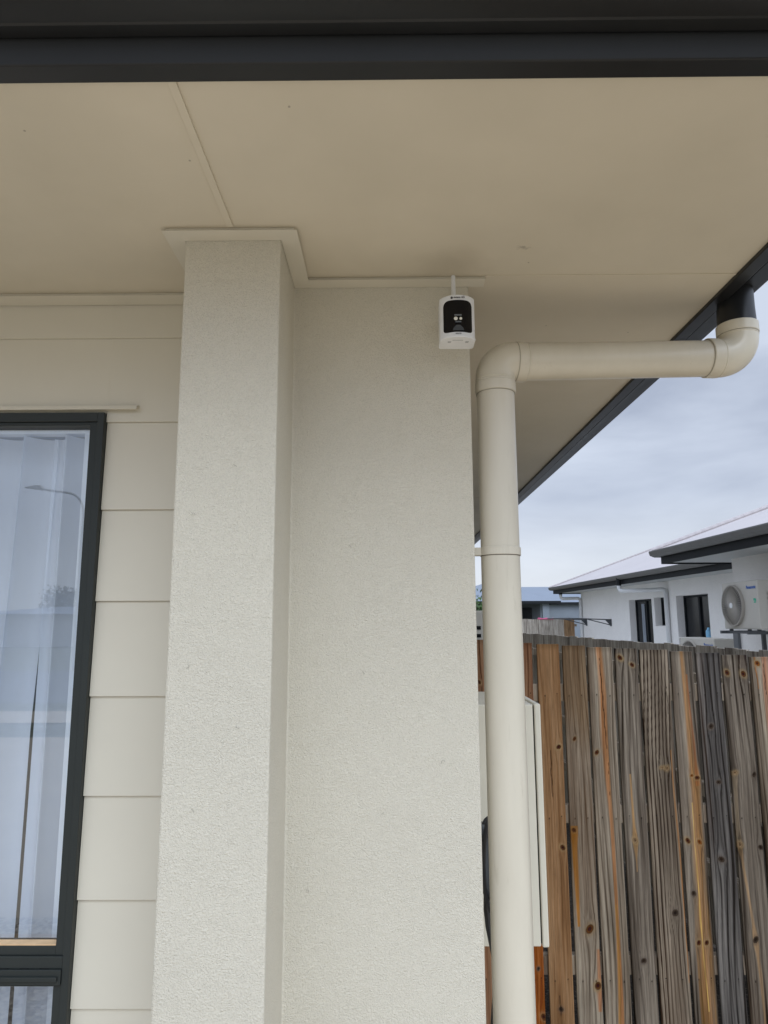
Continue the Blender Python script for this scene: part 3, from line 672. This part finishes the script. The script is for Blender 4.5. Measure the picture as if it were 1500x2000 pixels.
    back = V[per].copy(); back[:, 1] = FY + .0155
    k0 = len(V); V = np.concatenate([V, back]); m1 = len(per)
    S2 = np.stack([per, k0 + np.arange(m1), k0 + (np.arange(m1) + 1) % m1, np.roll(per, -1)], -1)
    cc = col.reshape(-1, 3); cc = np.concatenate([cc, cc[per] * .9])
    faces = [tuple(f) for f in F.tolist()] + [tuple(f) for f in S2.tolist()] + [tuple(range(k0 + m1 - 1, k0 - 1, -1))]
    me = bpy.data.meshes.new('paling'); me.from_pydata(V.tolist(), [], faces)
    at = me.color_attributes.new('Col', 'FLOAT_COLOR', 'POINT'); at.data.foreach_set('color', np.concatenate([cc, np.ones((len(cc), 1))], 1).astype(np.float32).ravel())
    me.polygons.foreach_set('use_smooth', [True] * (len(faces) - 1) + [False])
    me.materials.append(m_wood.m)
    o = bpy.data.objects.new('paling', me); C.objects.link(o); put(o, parent); return o

fence = thing('paling_fence', (1.0, 2.92, 0), 'close timber paling fence of brown and grey boards facing the viewer right of the downpipe', 'fence')
BR = ((98, 68, 46), (150, 114, 82), (176, 142, 108)); BR2 = ((84, 56, 42), (140, 102, 78), (168, 134, 106))
GR = ((78, 68, 58), (140, 127, 112), (180, 168, 150)); GB = ((74, 60, 48), (132, 113, 92), (166, 147, 122)); DG = ((56, 49, 43), (112, 102, 92), (158, 147, 133)); WG = ((66, 56, 49), (124, 112, 99), (168, 154, 137))
OR, YE = (186, 124, 74), (178, 132, 76)
P = dict(parent=fence)
TOPS = lambda v: E + v
paling(.238, .330, TOPS(-.072), 31, BR2, [(.5, 1.2, .008, 'b')], **P)
paling(.342, .425, TOPS(-.078), 32, BR2, [(.3, 1.5, .007, 'b'), (.6, .6, .008, 'o')], lines_=.6, **P)
paling(.436, .530, TOPS(-.084), 33, BR, [(.4, 1.0, .009, 'b')], **P)
paling(.541, .592, TOPS(-.092), 1, BR2, [(.55, .42, .006, 'd'), (.86, .25, .010, 'b')], lines_=.8, ringf=55, lower=(.9, ((86, 44, 22), (140, 78, 40), (168, 104, 60))), **P)
paling(.608, .703, TOPS(-.097), 2, BR, [(.80, 1.243, .010, 'b'), (.8, .86, .010, 'b'), (.45, .277, .009, 'd'), ], cracks=[([(1.235, .45), (1.13, .43), (1.03, .47)], .0016), ([(.33, .42), (.23, .44)], .0013)], lines_=.25, **P)
paling(.714, .812, TOPS(-.103), 3, GB, [(.34, 1.275, .007, 'b'), (.14, .925, .009, 'b'), (.62, .562, .014, 'b'), (.85, .36, .012, 'b')],
       streaks=[([(.91, .17, 1), (.75, .2, .9), (.60, .2, .7)], .0095, (176, 118, 52), .9), ([(.46, .92, .8), (.30, .9, 1)], .008, (170, 104, 58), .7)], lower=(1.30, GR), lines_=.35, **P)
paling(.817, .921, TOPS(-.110), 4, GR, [(.16, 1.222, .008, 'b')],
       streaks=[([(1.64, .42, 1), (1.45, .50, 1.05), (1.25, .50, .95), (1.12, .55, .7), (.95, .60, .6), (.7, .62, .45), (.4, .58, .6), (.05, .62, .7)], .0125, OR, .74), ([(.62, .60, .6), (.2, .52, .7)], .006, YE, .8)],
       cracks=[([(1.60, .46), (1.40, .52), (1.22, .58)], .0017), ([(1.19, .60), (1.13, .60)], .0015), ([(1.08, .6), (1.05, .62)], .0012)], **P)
paling(.930, 1.023, TOPS(-.115), 5, DG, [(.20, 1.597, .009, 'b'), (.74, 1.568, .008, 'b'), (.42, .887, .0085, 'l'), (.50, .449, .010, 'd')],
       streaks=[([(1.11, .40, .5), (.95, .42, .9), (.89, .42, 1), (.84, .42, .7), (.80, .42, .3)], .006, (190, 150, 104), .8)], lower=(.8, DG), lines_=.5, ringf=42, **P)
paling(1.031, 1.152, TOPS(-.121), 6, WG, [(.55, 1.163, .009, 'l'), (.70, 1.160, .008, 'l'), (.66, .62, .012, 'd'), ],
       streaks=[([(1.2, .90, .4), (.9, .92, .7), (.4, .95, .5)], .006, (170, 116, 64), .6)], lines_=1.15, ringf=62, cracks=[([(1.48, .86), (1.36, .88)], .0015)], **P)
paling(1.160, 1.252, TOPS(-.128), 7, DG, [(.58, 1.131, .007, 'o'), (.82, 1.123, .010, 'b'), (.2, .885, .009, 'b'), (.72, .88, .0085, 'o'), (.3, .690, .009, 'd'), (.38, .512, .008, 'b'), (.72, .512, .008, 'b')],
       streaks=[([(1.63, .52, .5), (1.4, .56, .5), (1.22, .58, .8), (1.1, .66, 1.15), (.9, .60, 1.1), (.7, .60, 1.0), (.5, .58, 1.25), (.3, .58, 1.3), (.05, .55, 1.2)], .020, (170, 124, 76), .72),
                ([(1.5, .70, .5), (1.25, .78, .8), (1.12, .80, .6)], .007, (168, 108, 68), .7), ([(1.0, .50, .35), (.6, .50, .45), (.3, .6, .4)], .007, (216, 178, 108), .9)], **P)
paling(1.264, 1.364, TOPS(-.135), 8, ((56, 52, 50), (102, 98, 95), (140, 135, 130)), [(.42, 1.322, .010, 'd'), (.55, 1.106, .009, 'd'), (.42, .815, .012, 'd')], lines_=.7, ringf=40, **P)
paling(1.372, 1.476, TOPS(-.143), 9, DG, [(.14, 1.535, .009, 'b'), (.80, 1.53, .010, 'b'), (.12, 1.142, .010, 'l'), (.88, 1.135, .008, 'd'), (.10, .87, .010, 'l'), (.9, .86, .010, 'd'), (.42, .523, .010, 'd')],
       streaks=[([(.86, .10, .5), (.72, .26, .8), (.56, .40, .9), (.40, .50, .9), (.25, .52, .6)], .006, (184, 150, 112), .7), ([(1.12, .08, .7), (.9, .08, .7)], .008, (168, 150, 126), .6)], lines_=.6, ringf=38, **P)
paling(1.484, 1.586, TOPS(-.152), 10, GR, [(.28, 1.572, .010, 'o'), (.8, 1.2, .009, 'b')], streaks=[([(1.6, .60, 1), (1.3, .66, 1.1), (1.0, .7, 1)], .022, (170, 120, 92), .75), ([(1.6, .25, .5), (1.5, .25, .2)], .008, OR, .7)],
       cracks=[([(1.58, .52), (1.44, .54)], .0014)], **P)
paling(1.595, 1.695, TOPS(-.158), 11, WG, [(.4, 1.3, .009, 'b')], **P)
paling(1.703, 1.800, TOPS(-.163), 12, GR, [(.6, 1.0, .009, 'd')], **P)
fr = MB()
for zt in (E - .2595, E - .7337, .46): fr.box((XW + .004, FY + .0158, zt - .070), (1.80, FY + .0525, zt))
fr.build('rail', m_rail, fence, bevel=.003)
pt = MB(); pt.box((1.62, FY + .053, 0), (1.71, FY + .15, E - .17)); pt.build('post', m_rail, fence, bevel=.004)

# ------------------------------------------------------------------ BACKGROUND FENCES
def line_fence(name, p0, p1, htop, label, rndseed, mats, shown=100, gap=.004, w=.1, hj=.006):
    p0 = Vector(p0); p1 = Vector(p1); d = (p1 - p0); n = int(d.length / (w + gap)); d.normalize(); nn = Vector((-d.y, d.x))
    t = thing(name, (p0.x, p0.y, 0), label, 'fence'); r0 = random.Random(rndseed); rest = MB()
    ang = math.atan2(d.y, d.x)
    for i in range(n):
        s = i * (w + gap); hgt = htop + r0.uniform(-hj, hj); thick = .016; back = .0 if i % 2 else .0
        def pl(a, o): return (p0 + d * a + nn * o)
        a, b, c, e = pl(s, back), pl(s + w, back), pl(s + w, back + thick), pl(s, back + thick)
        vs = [(q.x, q.y, .03) for q in (a, b, c, e)] + [(q.x, q.y, hgt) for q in (a, b, c, e)]
        fs = [(0, 3, 2, 1), (4, 5, 6, 7), (0, 1, 5, 4), (1, 2, 6, 5), (2, 3, 7, 6), (3, 0, 4, 7)]
        if i < shown: MB().add(vs, fs).build('paling', mats(i, n), t)
        else: rest.add(vs, fs)
    if rest.v: o = rest.build('paling', mats(0, 1), t); o['kind'] = 'stuff'
    rl = MB()
    for z in (htop - .22, htop - .8, .4):
        a, b, c, e = (p0 + nn * .017), (p1 + nn * .017), (p1 + nn * .055), (p0 + nn * .055)
        rl.add([(q.x, q.y, z) for q in (a, b, c, e)] + [(q.x, q.y, z + .07) for q in (a, b, c, e)], [(0, 3, 2, 1), (4, 5, 6, 7), (0, 1, 5, 4), (1, 2, 6, 5), (2, 3, 7, 6), (3, 0, 4, 7)])
    rl.build('rail', m_rail, t); return t
line_fence('boundary_fence', (1.83, 2.0), (1.10, 20.0), E - .145, 'long weathered grey paling fence running away behind the close fence', 1, lambda i, n: m_paling)
line_fence('cross_fence', (1.12, 20.02), (5.45, 20.25), E + .045, 'far grey paling fence with brown end boards beside the neighbouring white wall', 2, lambda i, n: m_palingbr if i > n - 4 else m_paling, hj=.012)

# ------------------------------------------------------------------ NEIGHBOUR HOUSE
nb = thing('neighbour_house', (5.9, 11.3, 0), 'white rendered house with pale steel hip roof and dark openings behind the fences', 'house')
O = Vector((5.29, 11.27, 0)); ux = Vector((-.0375, .9993, 0)); vx = Vector((.9993, .0375, 0))
NM = Matrix(((vx.x, ux.x, 0, O.x), (vx.y, ux.y, 0, O.y), (0, 0, 1, 0), (0, 0, 0, 1)))   # local (v, u, z) -> world
class NB(MB):
    def build(s, *a, **k): s.xf(NM); return MB.build(s, *a, **k)
SH = E + .80                                # soffit height
WV = .60                                    # wall line of the far wing
ops = [(3.91, 5.20, .0, E + .47), (3.28, 3.77, E - .13, E + .48), (1.41, 2.71, .15, E + .48)]
w = NB()
us = [-2.1, 1.41, 2.71, 3.28, 3.77, 3.91, 5.20, 8.80]
w.box((WV, -2.1, 0), (WV + .2, 1.41, SH)); w.box((WV, 2.71, 0), (WV + .2, 3.28, SH)); w.box((WV, 3.77, 0), (WV + .2, 3.91, SH)); w.box((WV, 5.20, 0), (WV + .2, 8.81, SH))
for a, b, z0_, z1_ in ops:
    w.box((WV, a, z1_), (WV + .2, b, SH))
    if z0_ > 0: w.box((WV, a, 0), (WV + .2, b, z0_))
w.box((WV + .2, 8.61, 0), (9.0, 8.81, SH)); w.build('wall', m_nwall, nb)
w = NB(); w.box((-.82, -9.0, 0), (-.62, -2.1, SH)); w.box((-.62, -2.3, 0), (WV, -2.1, SH)); w.box((8.8, -9, 0), (9, 8.6, SH)); w.build('wall', m_nwall, nb)
for i, (a, b, z0_, z1_) in enumerate(ops):
    nm = 'window' if i == 1 else 'sliding_door'
    f = NB(); yv = WV + .15
    f.box((yv, a, z0_), (yv + .05, a + .04, z1_)); f.box((yv, b - .04, z0_), (yv + .05, b, z1_)); f.box((yv, a + .04, z1_ - .04), (yv + .05, b - .04, z1_))
    if i != 1: f.box((yv - .01, (a + b) / 2 - .03, z0_), (yv + .04, (a + b) / 2 + .03, z1_ - .04))
    else: f.box((yv, a + .04, z0_), (yv + .05, b - .04, z0_ + .04))
    fo = f.build(nm, m_nfascia, nb)
    NB().box((yv + .02, a + .03, z0_), (yv + .03, b - .03, z1_ - .03)).build('pane', m_droof, fo)
    if i == 0: NB().box((yv + .005, a + .78, z0_), (yv + .012, a + .95, z1_ - .1)).build('blind', m_gwall, fo)
    rvl = NB(); rvl.box((WV + .06, a - .001, z0_), (WV + .15, b + .001, z0_ + .012)); rvl.build('sill', m_nwall, fo)
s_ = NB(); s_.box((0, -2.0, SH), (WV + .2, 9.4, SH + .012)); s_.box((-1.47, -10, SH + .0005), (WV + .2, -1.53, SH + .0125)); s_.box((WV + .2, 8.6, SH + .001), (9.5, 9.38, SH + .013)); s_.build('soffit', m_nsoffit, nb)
def nsweep(path, prof, name, mat):
    NB().sweep(path, prof).build(name, mat, nb)
pf = [(9.6, 9.42), (-.0, 9.42), (-.0, -1.52)]; pn_ = [(WV, -1.52), (-1.47, -1.52), (-1.47, -10)]
nsweep(pf, [(-.0, SH - .03), (-.0, SH + .12), (-.03, SH + .12), (-.03, SH - .03)][::-1] if 0 else [(0, SH - .02), (.03, SH - .02), (.03, SH + .13), (0, SH + .13)], 'fascia', m_nfascia)
nsweep(pn_, [(0, SH - .02), (.03, SH - .02), (.03, SH + .14), (0, SH + .14)], 'fascia', m_nfascia)
gprof = [(.031, SH + .085), (.09, SH + .08), (.135, SH + .11), (.145, SH + .16), (.14, SH + .175), (.031, SH + .175)]
nsweep(pf, gprof, 'gutter', m_ngutter)
nsweep([(WV, -1.50), (-1.47, -1.50), (-1.47, -10)], gprof, 'gutter', m_ngutter)
r2 = NB(); t22 = math.tan(rad(22.5)); zr = SH + .165
def hip(mb, v0, v1, u0, u1, z):
    hw = min(v1 - v0, u1 - u0) / 2; 
    if (u1 - u0) > (v1 - v0): a, b = ((v0 + v1) / 2, u0 + hw), ((v0 + v1) / 2, u1 - hw)
    else: a, b = (v0 + hw, (u0 + u1) / 2), (v1 - hw, (u0 + u1) / 2)
    vs = [(v0, u0, z), (v1, u0, z), (v1, u1, z), (v0, u1, z), (*a, z + hw * t22), (*b, z + hw * t22)]
    if (u1 - u0) > (v1 - v0): fs = [(0, 1, 4), (1, 2, 5, 4), (2, 3, 5), (3, 0, 4, 5), (0, 3, 2, 1)]
    else: fs = [(0, 1, 5, 4), (1, 2, 5), (2, 3, 4, 5), (3, 0, 4), (0, 3, 2, 1)]
    mb.add(vs, fs)
hip(r2, -.11, 9.7, -9.8, 9.53, zr); rfo = r2.build('roof', m_roofw, nb)
for hv, hu in ((-.11, 9.53), (9.7, 9.53)): NB().tube([(hv, hu, zr + .01), (4.795, 4.625, zr + 4.905 * t22 + .01)], .035, 8).build('ridge_cap', m_roofw, rfo)
r3 = NB(); hip(r3, -1.58, 7.0, -10.4, -1.40, zr + .004); rfo = r3.build('roof', m_roofw, nb)
NB().tube([(-1.58, -1.40, zr + .014), (2.71, -5.69, zr + 4.29 * t22 + .014)], .035, 8).build('ridge_cap', m_roofw, rfo)

def ndown(pts, label):
    t = thing('wall_downpipe', tuple(NM @ Vector((pts[-1][0], pts[-1][1], 0))), label, 'downpipe', 'downpipes on the neighbouring house')
    P3 = [Vector(p) for p in pts]; path = []
    for i, p in enumerate(P3):
        if 0 < i < len(P3) - 1:
            a = (P3[i - 1] - p).normalized() * .07; b = (P3[i + 1] - p).normalized() * .07
            path += [p + a, p + a * .3 + b * .3, p + b]
        else: path.append(p)
    NB().tube(path, .045, 14).build('pipe', m_npipe, t, smooth=True)
    q = P3[0]; NB().tube([q + Vector((0, 0, -.03)), q + Vector((0, 0, .16))], .05, 14).build('outlet', m_nfascia, t, smooth=True)
ndown([(.09, 9.1, SH - .02), (.09, 9.1, SH - .17), (WV - .05, 8.72, SH - .17), (WV - .05, 8.72, 0)], 'white downpipe at the far corner of the neighbouring white house')
ndown([(-.09, 3.95, SH - .02), (-.09, 3.95, SH - .17), (WV - .05, 3.05, SH - .17), (WV - .05, 3.05, 0)], 'white downpipe running between the narrow window and the wide door next door')
ndown([(-.09, -.95, SH - .02), (-.09, -.95, SH - .16), (WV - .3, -2.0, SH - .16), (WV - .1, -2.03, 0)], 'short white downpipe under the near roof corner of the neighbouring house')

# wall-mounted clothes line
cln = thing('clothes_line', tuple(NM @ Vector((WV, 7.3, E))), 'dark folding clothes line with two bracket arms on the white wall', 'clothes line')
q = NB()
for uu in (6.45, 8.38):
    q.box((WV - .03, uu - .03, E - .15), (WV, uu + .03, E + .03)); q.tube([(WV - .02, uu, E + .015), (WV - 1.1, uu, E + .055)], .014, 8); q.tube([(WV - .02, uu, E - .12), (WV - .62, uu, E + .03)], .012, 8)
    q.add([(WV - .005, uu - .01, E - .15), (WV - .005, uu + .01, E - .15), (WV - .16, uu + .01, E + .01), (WV - .16, uu - .01, E + .01), (WV - .005, uu - .01, E + .02), (WV - .005, uu + .01, E + .02)], [(0, 1, 2, 3), (2, 3, 4, 5), (0, 3, 4), (1, 2, 5)])
q.build('bracket_arm', m_dbracket, cln)
q = NB(); q.tube([(WV - 1.1, 6.40, E + .055), (WV - 1.1, 8.43, E + .055)], .014, 8); q.build('end_rail', m_dbracket, cln)
q = NB()
for k in range(4): q.tube([(WV - .3 - .2 * k, 6.45, E + .035), (WV - .3 - .2 * k, 8.38, E + .035)], .003, 5)
q.build('line', m_greypl, cln)
# blue bottle on the sill of the near door
bt = NB(); bt.tube([(WV + .07, 1.62, E - .335), (WV + .07, 1.62, E - .20), (WV + .07, 1.62, E - .17), (WV + .07, 1.62, E - .14)], .05, 14, rs=[.05, .05, .025, .022])
shelf = NB(); shelf.box((WV - .02, 1.45, E - .36), (WV + .149, 2.68, E - .336)); shelf.build('ledge', m_nwall, nb)
tag(bt.build('bottle', m_bottle, smooth=True), 'pale blue bottle standing at the foot of the wide dark opening next door', 'bottle')

# air conditioner outdoor units
def ac_unit(name, w, h, d, mw, label, group, logo=True, bracket=True):
    """built facing -X in local space: front at x=0, body towards +x, y 0..w (near end at y=0), z 0..h"""
    t = thing(name, tuple(mw @ Vector((d / 2, w / 2, 0))), label, 'air conditioner', group)
    def B(mb, nm, mat, **k): mb.xf(mw); return mb.build(nm, mat, t, **k)
    c = MB(); c.box((0, 0, 0), (d, w, h)); cas = B(c, 'casing', m_ac, bevel=.012)
    fr_ = h * .44; cy = w - fr_ - .03; cz_ = h * .5
    rgm = MB(); n = 40
    for rr, dd in ((fr_, .03), (fr_ * .965, .03)): pass
    ring = []; 
    for k in range(n):
        a0 = 2 * math.pi * k / n; a1 = 2 * math.pi * (k + 1) / n
        def q(a, rr, x): return (x, cy + rr * math.cos(a), cz_ + rr * math.sin(a))
        vs = [q(a0, fr_, -.001), q(a1, fr_, -.001), q(a1, fr_, -.035), q(a0, fr_, -.035), q(a0, fr_ * .95, -.035), q(a1, fr_ * .95, -.035), q(a1, fr_ * .95, -.001), q(a0, fr_ * .95, -.001)]
        rgm.add(vs, [(0, 1, 2, 3), (3, 2, 5, 4), (4, 5, 6, 7)])
    fan = B(rgm, 'fan_ring', m_acgrille)
    dk = MB(); dk.tube([(-.002, cy, cz_), (-.006, cy, cz_)], fr_ * .95, 40); o = MB.build(dk.xf(mw), 'fan_opening', m_dark); put(o, fan)
    gr = MB()
    for k in range(44):
        a = 2 * math.pi * k / 44; p0 = (-.034, cy + fr_ * .14 * math.cos(a), cz_ + fr_ * .14 * math.sin(a)); a2 = a + .30
        p1 = (-.030, cy + fr_ * .55 * math.cos(a + .2), cz_ + fr_ * .55 * math.sin(a + .2)); p2 = (-.030, cy + fr_ * .95 * math.cos(a2), cz_ + fr_ * .95 * math.sin(a2))
        gr.tube([p0, p1, p2], .0055, 6)
    gr.tube([(-.030, cy, cz_), (-.036, cy, cz_)], fr_ * .2, 20); 
    o = gr.xf(mw).build('fan_grille', m_acgrille); put(o, fan)
    hb = MB(); hb.tube([(-.036, cy, cz_), (-.044, cy, cz_)], fr_ * .13, 20); o = hb.xf(mw).build('fan_hub', m_white); put(o, fan)
    lv = MB()
    for k in range(6): lv.box((d * .35, -.012, h * (.2 + .1 * k)), (d * .85, -.0005, h * (.2 + .1 * k) + .03))
    B(lv, 'side_handle', m_acgrille)
    sp = MB()
    for k in range(5): sp.box((d * .38, -.0135, h * (.26 + .1 * k)), (d * .82, -.0125, h * (.26 + .1 * k) + .022))
    B(sp, 'side_slot', m_dark)
    if logo:
        R = Matrix(((0, 0, -1, 0), (-1, 0, 0, 0), (0, 1, 0, 0), (0, 0, 0, 1)))
        text_mesh('Panasonic', .052 * w / .8, m_blue, 'logo_lettering', t, mw @ Matrix.Translation((-.0015, w * .16, h * .86)) @ R, depth=.001, bold=.0014)
        ec = MB(); ec.box((-.002, w * .06, h * .58), (-.0005, w * .115, h * .63)); ec.box((-.002, w * .06, h * .54), (-.0005, w * .11, h * .565)); ec.box((-.002, w * .05, h * .565), (-.0006, w * .065, h * .62)); B(ec, 'label_sticker', m_green)
    if bracket:
        bk = MB()
        for yy in (.08, w - .10): bk.box((-.09, yy, -.055), (d + .14, yy + .04, -.02)); bk.box((d + .10, yy, -.40), (d + .14, yy + .04, -.055)); bk.box((.02, yy + .01, -.02), (.06, yy + .03, 0)); bk.box((d - .06, yy + .01, -.02), (d - .02, yy + .03, 0))
        bk.box((-.03, .12, -.05), (.0, w - .1, -.025)); B(bk, 'wall_bracket', m_dbracket)
    return t
Rn = Matrix.Rotation(rad(2.1), 4, 'Z')
ac_unit('air_conditioner', .80, .55, .30, Matrix.Translation((4.10, 7.72, E - .108)) @ Matrix.Rotation(rad(0.6), 4, 'Z'), 'white wall-mounted air conditioner with round fan grille at the right photo edge', 'air conditioner units', True)
ac_unit('air_conditioner', 1.15, .75, .34, Matrix.Translation((4.96, 10.70, E - .285 - .75)) @ Rn, 'large grey air conditioner casing with its top just above the fence next door', 'air conditioner units', True, False)
m2 = Matrix.Translation((.30, 4.0, E - .44)) @ Matrix.Rotation(rad(90), 4, 'Z')
# grey vertical strip down the wall corner below the near-wing unit
tag(NB().box((-.86, -2.17, 0), (-.822, -2.06, E - .16)).build('wall_strip', m_greypl), 'grey conduit strip on the wall corner below the air conditioner', 'conduit')

# louvred unit on our side wall, seen through the gap beside the downpipe
lu = thing('louvred_unit', (.4, 4.1, E - .4), 'pale unit with dark slots glimpsed in the gap between wall corner and downpipe', 'air conditioner')
MB().box((.20, 4.0, E - .55), (.62, 4.6, E + .058)).build('casing', m_ac, lu, bevel=.01)
q = MB()
for k in range(11): q.box((.44, 3.996, E - .50 + .045 * k), (.524, 3.9995, E - .48 + .045 * k))
q.build('slot', m_dark, lu)

# pink towel over the far cross fence
pk = MB(); n = 14; vs = []
for i in range(n + 1):
    x = 4.31 + .45 * i / n
    for (dy, dz) in ((-.02, .03), (-.018, .068 + .008 * math.sin(i)), (.03, .072 + .008 * math.sin(i)), (.034, .0)): vs.append((x, 20.195 + dy + .004 * math.sin(i * 2), E + dz - .0 ))
fs = [(i * 4 + k, (i + 1) * 4 + k, (i + 1) * 4 + k + 1, i * 4 + k + 1) for i in range(n) for k in range(3)]
tw = MB().add(vs, fs).build('towel', m_pink, smooth=True); md = tw.modifiers.new('solid', 'SOLIDIFY'); md.thickness = .012
tag(tw, 'pink towel folded over the top of the far paling fence', 'towel')

# ------------------------------------------------------------------ FAR HOUSES
def far_house(name, label, parts):
    t = thing(name, (parts['x'], parts['y'], 0), label, 'house', None); return t
fh = thing('far_house', (6.5, 32, 0), 'distant house with blue-grey steel roof and shaded patio beyond the far fence', 'house')
def hipw(x0, x1, y0, y1, z, pitch, mat, par):
    hw = min(x1 - x0, y1 - y0) / 2; k = math.tan(rad(pitch))
    if (x1 - x0) > (y1 - y0): a, b = (x0 + hw, (y0 + y1) / 2), (x1 - hw, (y0 + y1) / 2); fs = [(0, 1, 5, 4), (1, 2, 5), (2, 3, 4, 5), (3, 0, 4), (0, 3, 2, 1)]
    else: a, b = ((x0 + x1) / 2, y0 + hw), ((x0 + x1) / 2, y1 - hw); fs = [(0, 1, 4), (1, 2, 5, 4), (2, 3, 5), (3, 0, 4, 5), (0, 3, 2, 1)]
    return MB().add([(x0, y0, z), (x1, y0, z), (x1, y1, z), (x0, y1, z), (*a, z + hw * k), (*b, z + hw * k)], fs).build('roof', mat, par)
hipw(1.5, 7.45, 30.0, 36.0, E + .84, 17, m_roofb, fh)
hipw(1.0, 12.5, 33.0, 37.6, E + .86, 20, m_roofb, fh)
q = MB(); q.box((1.5, 30.0, E + .72), (7.42, 30.05, E + .835)); q.box((7.39, 30.05, E + .72), (7.44, 36, E + .835)); q.box((7.5, 33.0, E + .75), (12.5, 33.05, E + .855)); q.build('fascia', m_nfascia, fh)
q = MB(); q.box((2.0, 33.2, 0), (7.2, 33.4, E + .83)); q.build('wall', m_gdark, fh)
q = MB(); q.box((7.2, 33.25, 0), (12.0, 33.4, E + .85)); q.build('wall', m_gwall, fh)
q = MB(); q.box((6.35, 33.15, .5), (6.80, 33.2, E + .60)); q.build('window', m_droof, fh)
q = MB(); q.box((6.67, 30.2, 0), (6.95, 30.4, E + .72)); q.build('patio_post', m_gwall, fh)
fg = thing('distant_house', (3.5, 38, 0), 'distant blue-grey roof seen only through the gap left of the downpipe', 'house')
hipw(-3.2, 6.5, 38, 47, E + 1.25, 19, m_roofb, fg)
q = MB(); q.box((-3.0, 38.4, 0), (6.3, 38.6, E + 1.24)); q.build('wall', m_nwall, fg)
q = MB(); q.box((-3.2, 38.0, E + 1.1), (6.5, 38.05, E + 1.245)); q.build('gutter', m_white, fg)

# ------------------------------------------------------------------ TREES / SHRUB
def tree(name, loc, hgt, wid, label, cat, seed, leaves=1500, ls=.16, trunk=True, group=None):
    r0 = random.Random(seed); t = thing(name, loc, label, cat, group); x, y, z = loc
    tk = MB(); th = hgt * .4; tk.tube([(x, y, z), (x + .03 * hgt, y, z + th), (x, y, z + hgt * .75)], .1, 10, rs=[hgt * .025, hgt * .018, hgt * .006])
    cl_ = []
    for k in range(9):
        a = r0.uniform(0, 6.28); el_ = r0.uniform(.0, 1); rr = wid * .5 * r0.uniform(.3, .8); c = Vector((x + rr * math.cos(a), y + rr * math.sin(a), z + hgt * (.42 + .45 * el_)))
        cl_.append((c, wid * r0.uniform(.16, .28))); tk.tube([(x + .02 * hgt, y, z + th * .9), ((x + c.x) / 2, (y + c.y) / 2, (z + th + c.z) / 2), c], .05, 6, rs=[hgt * .012, hgt * .008, hgt * .003])
    tk.build('trunk', m_bark, t)
    lf = MB()
    for k in range(leaves):
        c, cr_ = r0.choice(cl_); v = Vector((r0.gauss(0, 1), r0.gauss(0, 1), r0.gauss(0, .8))); v = v.normalized() * cr_ * r0.uniform(.35, 1.1)
        p = c + v; a = Vector((r0.gauss(0, 1), r0.gauss(0, 1), r0.gauss(0, 1))).normalized(); b = a.orthogonal().normalized(); s = ls * r0.uniform(.6, 1.3)
        lf.add([p - a * s, p + b * s * .5, p + a * s, p - b * s * .5], [(0, 1, 2, 3)])
    me = bpy.data.meshes.new('crown'); me.from_pydata(lf.v, [], lf.f); me.materials.append(m_leaf.m); o = bpy.data.objects.new('crown', me); C.objects.link(o); put(o, t)
    return t
tree('shrub', (3.0, 24.0, 0), 2.6, 2.6, 'green shrub glimpsed in the gap between house corner and downpipe', 'shrub', 3, 2500, .09)
tree('street_tree', (-27.5, -55, 0), 4.6, 4.6, 'dark leafy tree mirrored in the window glass by the right frame', 'tree', 5, 1800, .2)

# ------------------------------------------------------------------ ACROSS THE STREET (mirrored in the window)
lp = thing('street_lamp', (-11.77, -22.6, 0), 'curved-arm street lamp mirrored in the window glass', 'street lamp')
MB().tube([(-11.77, -22.6, 0), (-11.77, -22.6, 5.4)], .06, 14, rs=[.08, .055]).build('pole', m_lamp, lp, smooth=True)
pts = [(-11.77, -22.6, 5.4)] + [(-12.47 + .70 * math.cos(a), -22.6, 5.85 + .85 * math.sin(a)) for a in [math.pi / 2 * k / 8 for k in range(9)]] + [(-13.55, -22.6, 6.86)]
MB().tube(pts, .042, 12).build('curved_arm', m_lamp, lp, smooth=True)
hd = MB(); hd.prism([(-14.1, 6.90), (-13.65, 6.83), (-13.47, 6.80), (-13.40, 6.86), (-13.47, 6.99), (-13.7, 7.0)], 'y', -22.72, -22.48); hd.build('lamp_head', m_lamp, lp, bevel=.02)
for (hx, lbl, mr_) in ((-45, 'pale low house across the street, mirrored faintly in the window glass', m_roofw), (-22, 'second low house across the street with a grey roof, mirrored in the window', m_roofb)):
    hh = thing('street_house', (hx, -50, 0), lbl, 'house', 'houses across the street'); 
    hipw(hx - 9, hx + 8, -56, -46, 2.35, 7, mr_, hh)
    q = MB(); q.box((hx - 8.4, -55.5, 0), (hx + 7.4, -46.6, 2.34)); q.build('wall', m_nwall, hh)
